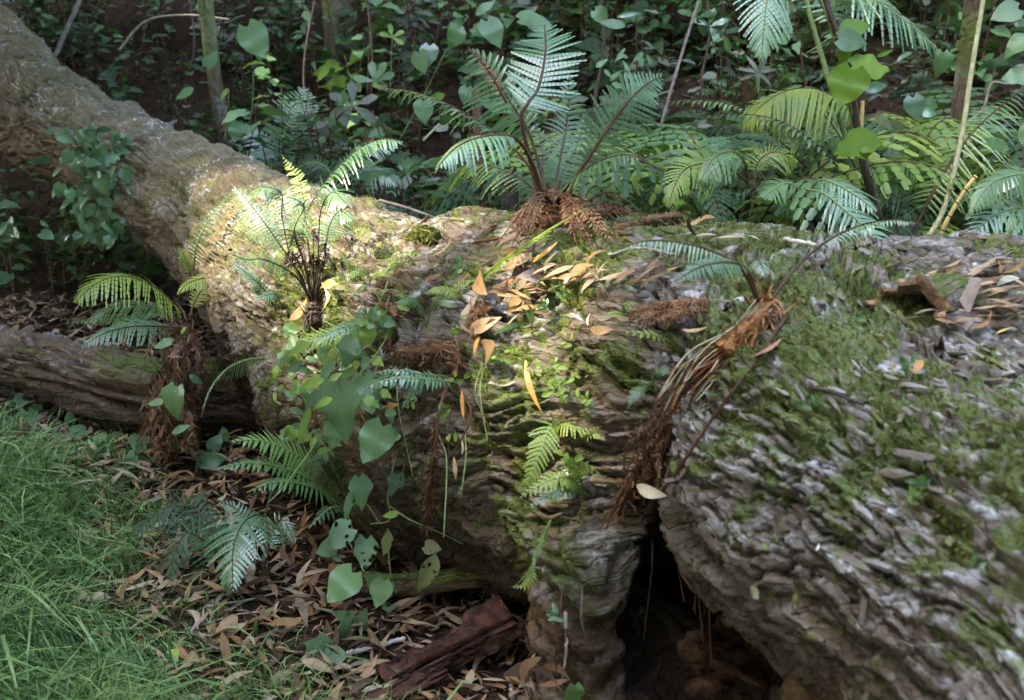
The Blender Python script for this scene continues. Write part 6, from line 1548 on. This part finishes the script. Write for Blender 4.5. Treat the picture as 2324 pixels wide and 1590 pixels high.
HERO = [(1222, 880, 150, -68, 'long curved orange gum leaf hanging on the dark bark face', OR_, 2), (1057, 1008, 54, -85, 'short cream curled leaf on the dark bark face', PALE, 3), (1045, 1060, 64, -85, 'narrow tan leaf strip below the cream leaf', TAN, 1),
        (1022, 900, 66, -100, 'reddish brown leaf hanging beside the ragged bluish fronds', RED, 5), (1062, 920, 80, -85, 'forked orange brown leaf hanging under the withered tangle', OR_, 7), (905, 925, 40, 20, 'small orange leaf scrap on the shaded trunk face', OR_, 11),
        (1490, 1110, 86, -15, 'pale cream curled leaf caught at the lower end of the dead fern stem', PALE, 10), (1745, 808, 110, 48, 'slim red brown curved leaf lying on the flaking root', RED, 4), (1635, 850, 58, 62, 'cream narrow leaf below the straw stalks', PALE, 0),
        (690, 708, 74, 42, 'broad grey brown dry leaf at the foot of the wiry fern', TAN, 12), (760, 660, 50, -10, 'orange brown leaf right of the wiry stalks', OR_, 11), (745, 680, 70, -60, 'curled pale leaf at the foot of the wiry stalks', TAN, 6),
        (1375, 757, 60, 0, 'curled tan leaf on the moss ledge left of the bright leaflet frond', TAN, 10), (1590, 760, 70, -20, 'tan curved leaf in the dark crack above the dead fern stem', TAN, 8), (1345, 735, 34, 100, 'small cream leaf standing on the moss ledge', PALE, 3),
        (1110, 745, 96, 15, 'big curled brown leaf at the lower edge of the leaf pile', TAN, 10), (1092, 790, 56, -80, 'brown leaf hanging below the leaf pile with a pale tip', OR_, 1), (1170, 560, 90, 20, 'long dark brown leaf on the trunk top below the tall fern', DK, 6),
        (1235, 590, 100, 25, 'bent orange leaf curling on the trunk top', OR_, 9), (1010, 575, 70, 70, 'curved tan leaf at the edge of the moss behind the sunny patch', TAN, 5), (1490, 615, 80, 50, 'purple brown leaf on the mossy trunk top', RED, 3),
        (1400, 640, 110, 28, 'long pale brown leaf strip across the mossy top', TAN, 0), (1350, 640, 90, 18, 'narrow tan strip of bark on the mossy top', TAN, 1), (470, 755, 34, 0, 'yellow leaf on the dark flank near the skirt of dead fronds', (.5, .38, .05), 11),
        (1695, 560, 80, -20, 'straw coloured strip on the trunk behind the rooted fern', PALE, 2), (2285, 660, 60, 5, 'pale grey green leaf on the litter plateau', (.35, .40, .33), 11), (2280, 770, 50, 10, 'yellow leaf lying on the edge of the litter plateau', (.5, .36, .08), 3),
        (2085, 855, 40, 60, 'orange three pointed leaf scrap under the broken limb ridge', OR_, 11), (1873, 1242, 24, 50, 'tiny white chip stuck to the flaking root', (.85, .85, .83), 12), (395, 1505, 40, 80, 'single yellow green leaf standing in the lawn', (.30, .38, .06), 11),
        (490, 1195, 50, 60, 'orange brown leaf propped against the bracken fern', OR_, 11), (580, 1360, 70, -50, 'dark purple brown leaf below the bracken tip', RED, 12)]
for u, v, s_, a_, lab, col, k in HERO:
    dry_leaf(u, v, s_, a_, lab, k=k, mat=solid(col), lift=.02, up=.2)
def many(n, fu, lab, grp, smin=55, smax=120, up=.35, lift=.014):
    for i in range(n):
        u, v = fu()
        dry_leaf(u, v, rng.uniform(smin, smax) * .8, rng.uniform(-35, 60) + (180 if i % 2 else 0), lab, grp, lift=lift + .02 * rng.random(), up=up)
many(30, lambda: (rng.normal(1165, 45), rng.normal(690, 38)), 'one of the tan gum leaves heaped on the trunk beside the slanting frond', 'dry leaves heaped on the trunk', 55, 110, .5, .02)
many(26, lambda: (rng.normal(1250, 60), rng.normal(628, 22)), 'one of the pale orange gum leaves strewn on the mossy trunk top', 'dry leaves on the mossy trunk top', 50, 110)
many(16, lambda: (rng.uniform(1300, 1560), rng.uniform(610, 660)), 'one of the brown leaf strips strewn along the mossy trunk top', 'dry leaf strips along the trunk top', 60, 120)
many(60, lambda: (rng.uniform(2080, 2330), rng.uniform(615, 760)), 'one of the tan gum leaves covering the plateau behind the broken limb', 'dry leaves on the litter plateau', 60, 130, .25)
many(10, lambda: (rng.uniform(1560, 1800), rng.uniform(520, 570)), 'one of the dry leaf strips on the trunk behind the rooted fern', 'dry leaves behind the rooted fern', 60, 110)
many(40, lambda: (rng.uniform(480, 1150), rng.uniform(1370, 1580)), 'one of the dry brown gum leaves on the ground between lawn and trunk', 'dry leaves on the ground in front', 70, 130, .35)
many(22, lambda: (rng.uniform(90, 420), rng.uniform(1010, 1120)), 'one of the dry gum leaves on the ground behind the lawn', 'dry leaves behind the lawn', 50, 95, .35)
many(16, lambda: (rng.uniform(1020, 1280), rng.uniform(1470, 1590)), 'one of the dry leaves on the dark soil right of the rotten wood', 'dry leaves by the rotten wood', 60, 130, .35)
many(14, lambda: (rng.uniform(600, 1080), rng.uniform(500, 800)), 'one of the few dry leaves lying loose on the face of the trunk', 'loose leaves on the trunk', 35, 75, .4)

# tiny sprigs that dot the face of the trunk
for k in range(34):
    u, v = (rng.uniform(860, 1340), rng.uniform(600, 1010)) if k < 24 else (rng.uniform(1500, 2250), rng.uniform(620, 1300))
    d_ = hit(u, v)[2] - .02; root = thing('sprig', P(u, v, d_), 'tiny bright green sprig dotting the face of the trunk' if k < 24 else 'tiny green sprig on the flaking grey root', 'plant', 'tiny sprigs on the fallen tree')
    for j in range(int(rng.integers(3, 8))):
        put_leaf(root, P(u + rng.uniform(-14, 14), v + rng.uniform(-12, 12), d_ - rng.uniform(0, .03)), scr(rng.uniform(-30, 210)), nrm(CAMH + rng.normal(0, .4, 3)), rng.uniform(.010, .024), 'ovate', M_lime if k % 2 else M_fern)
for k in range(14):
    u, v = rng.uniform(850, 1120), rng.uniform(820, 1020); d_ = hit(u, v)[2]
    root = thing('twig', P(u, v, d_ - .02), 'thin dark dead twig hanging down the shaded trunk face', 'twig', 'thin twigs on the trunk face')
    c = spline([P(u, v, d_ - .02), P(u + rng.uniform(-20, 20), v + 60, d_ - .07), P(u + rng.uniform(-50, 40), v + rng.uniform(110, 240), d_ - rng.uniform(.02, .12))], 14)
    V, Fs = tube(c, rng.uniform(.001, .0022), 4); m = MB(); m.add(V, Fs, .5); m.obj('stem', M_stbrown if k % 3 else M_stgreen, root)

M_slab = plain_mat('rotten_slab', (.015, .010, .006), (.17, .105, .055), 16, .85, .8, .3, dist=.02)
M_bark2 = plain_mat('bark_strip', (.04, .028, .018), (.12, .085, .055), 50, .85, .6)
M_rot = plain_mat('damp_rotten_wood', (.010, .007, .005), (.085, .050, .028), 22, .9, .9, .04, dist=.02)
round_wood('rotten_wood', 'dark wet rotten block inside the hollow under the grey root', 'rotten wood', [(1600, 1500, 2.72), (1680, 1520, 2.66), (1760, 1560, 2.6)], .07, 21, M_rot, .9, 80, 40, .8, .9, 'wood')
round_wood('rotten_wood', 'tan brown splintered slab leaning in the hollow under the grey root', 'rotten wood', [(1800, 1420, 2.5), (1850, 1500, 2.42), (1890, 1590, 2.36)], .05, 22, M_slab, .9, 80, 40, .9, .8, 'wood')
for k in range(11):
    u = rng.uniform(1480, 1740); v = rng.uniform(1180, 1330); d_ = 2.55 + rng.uniform(-.05, .1)
    root = thing('rootlet', P(u, v, d_), 'thin dark rootlet hanging down in the dark hollow', 'root', 'rootlets in the hollow')
    c = spline([P(u, v, d_), P(u + rng.uniform(-15, 15), v + 60, d_ - .02), P(u + rng.uniform(-40, 40), v + rng.uniform(110, 230), d_)], 14)
    V, Fs = tube(c, rng.uniform(.001, .0022), 5); m = MB(); m.add(V, Fs, .5); m.obj('root', [M_rot, M_stbrown, M_stdark][k % 3], root)
for k in range(3):
    u = rng.uniform(1240, 1330); v = rng.uniform(1250, 1400); d_ = hit(u, v)[2] - .02
    root = thing('bark_strip', P(u, v, d_), 'narrow loose brown bark strip hanging on the root base left of the hollow', 'bark', 'bark strips by the hollow')
    c = spline([P(u, v, d_), P(u + rng.uniform(-10, 14), v + 70, d_ - .03), P(u + rng.uniform(-20, 30), v + rng.uniform(120, 220), d_ - .02)], 12)
    V, Fs = tube(c, rng.uniform(.002, .004) * np.sin(np.linspace(.5, 3.0, 12)), 5); m = MB(); m.add(V, Fs, .5); m.obj('strip', [M_rot, M_bark2, M_stbrown][k % 3], root)
SUN_DIR = nrm(np.array([-.58, -.22, .78]))     # from the scene towards the sun
# ------------------------------------------------------------------ unseen leaf roof added for shade, gaps cut along the sun's path
GAPS = [(520, 540, .10), (640, 560, .16), (760, 560, .20), (880, 530, .22), (780, 430, .14), (970, 520, .14), (600, 450, .10), (860, 345, .14), (690, 470, .12),
        (520, 420, .16), (420, 370, .04), (300, 290, .0), (170, 200, -.02), (200, 640, -.06),
        (1220, 625, .02), (1900, 590, .02), (1240, 1020, -.08), (740, 790, .06), (1460, 757, -.10), (1240, 150, .08), (2230, 680, -.04), (1320, 1080, -.12), (1420, 240, -.02), (1780, 240, .0), (1640, 600, -.08)]
def shade_canopy():
    m = MB()
    n = 30000
    R = 26
    x = rng.uniform(-R, R, n); y = rng.uniform(-R + 3, R + 3, n)
    z = 9.0 + rng.uniform(-1.6, 1.6, n) + 1.2 * fbm(np.stack([x, y, x * 0], 1) * .25, 3, 3)
    p = np.stack([x, y, z], 1)
    keep = np.ones(n, bool)
    # the clearing overhead
    c = np.array([1.1, .8]); rr = 5.4 + 1.0 * fbm(np.stack([x, y, z * 0], 1) * .4, 2, 9)
    inside = np.hypot(x - c[0], (y - c[1])) < rr
    keep &= ~(inside & (rng.random(n) < .97))
    p = p[keep]
    extra = []
    # extra leaves added to block the sun on its way to the scene
    q0 = rng.uniform(-1, 1, (15000, 3)); t = (9.0 + 1.2 * q0[:, 2]) / SUN_DIR[2]
    tgt = np.stack([q0[:, 0] * 6.8, 5.0 + q0[:, 1] * 6.4, np.full(len(q0), .6)], 1)
    extra = tgt + SUN_DIR * t[:, None]
    in_ = np.hypot(extra[:, 0] - c[0], extra[:, 1] - c[1]) < 5.2
    p = np.vstack([p, extra[~in_]])
    # unseen leaf wall added to block low light from the sides and behind
    nw = 14000
    a = rng.uniform(0, 2 * math.pi, nw); rr = 9.5 + rng.uniform(-1.2, 2.5, nw); zz = rng.uniform(.3, 8.5, nw)
    wl = np.stack([rr * np.cos(a) * 1.05, 3.5 + rr * np.sin(a), zz], 1)
    wl = wl[(wl[:, 1] < 5) ]
    p = np.vstack([p, wl])
    # unseen leaf mass added over the left side to shade the ground below
    ob = np.stack([rng.uniform(-7, -2.2, 2600), rng.uniform(3.6, 6.0, 2600), rng.uniform(2.0, 4.2, 2600)], 1)
    p = np.vstack([p, ob])
    gaps = []
    for u, v, r in GAPS:
        h_ = hit(u, v); gaps.append((h_[0], r))
    keep = np.ones(len(p), bool)
    for c_, r in gaps:
        d = p - c_; al = d @ SUN_DIR; off = np.linalg.norm(d - al[:, None] * SUN_DIR, axis=1)
        keep &= ~(off < r + .26)
    p = p[keep]; n = len(p)
    L = rng.uniform(.55, 1.15, n)[:, None]; zn = nrm(rng.normal(0, .8, (n, 3)) + [0, 0, .9]); y_ = nrm(np.cross(zn, rng.normal(0, 1, (n, 3)))); x_ = np.cross(y_, zn)
    V = np.stack([p - y_ * L * .5, p + x_ * L * .24 - y_ * L * .1, p + x_ * L * .2 + y_ * L * .2, p + y_ * L * .5, p - x_ * L * .2 + y_ * L * .2, p - x_ * L * .24 - y_ * L * .1], 1).reshape(-1, 3)
    b = np.arange(n)[:, None] * 6
    m.add(V, [np.hstack([b, b + 1, b + 2, b + 3]), np.hstack([b, b + 3, b + 4, b + 5])], np.repeat(rng.random(n), 6))
    return m
M_canopy = plain_mat('canopy_leaf', (.02, .045, .015), (.05, .09, .03), 3, .6, 0)
shade_canopy().obj('added_canopy', M_canopy, kind='stuff')  # out-of-view leaf mass, added to block and shape the light
# ------------------------------------------------------------------ light

elev = math.asin(SUN_DIR[2]); azim = math.atan2(SUN_DIR[0], SUN_DIR[1])
w = bpy.data.worlds.new('World'); SC.world = w; w.use_nodes = True
nt = w.node_tree; nt.nodes.clear()
sky = nt.nodes.new('ShaderNodeTexSky'); sky.sky_type = 'NISHITA'; sky.sun_disc = False
sky.sun_elevation = elev; sky.sun_rotation = azim
bg = nt.nodes.new('ShaderNodeBackground'); bg.inputs['Strength'].default_value = .15
wo = nt.nodes.new('ShaderNodeOutputWorld')
nt.links.new(sky.outputs[0], bg.inputs[0]); nt.links.new(bg.outputs[0], wo.inputs[0])
sl = bpy.data.lights.new('sun', 'SUN'); sl.energy = 0.75; sl.angle = math.radians(1.6); sl.color = (1, .96, .88)
so = bpy.data.objects.new('sun', sl); COL.objects.link(so)
so.rotation_euler = Vector(SUN_DIR).to_track_quat('Z', 'Y').to_euler()
so.location = (0, 0, 20)
vs = SC.view_settings
vs.view_transform = 'Standard'; vs.look = 'None'; vs.gamma = 1; vs.exposure = 5.0; vs.use_white_balance = True; vs.white_balance_temperature = 8200; vs.white_balance_tint = 10; vs.use_curve_mapping = False
SC.render.engine = 'CYCLES'
SC.cycles.use_denoising = True
SC.cycles.max_bounces = 6; SC.cycles.diffuse_bounces = 2; SC.cycles.transmission_bounces = 3; SC.cycles.glossy_bounces = 2
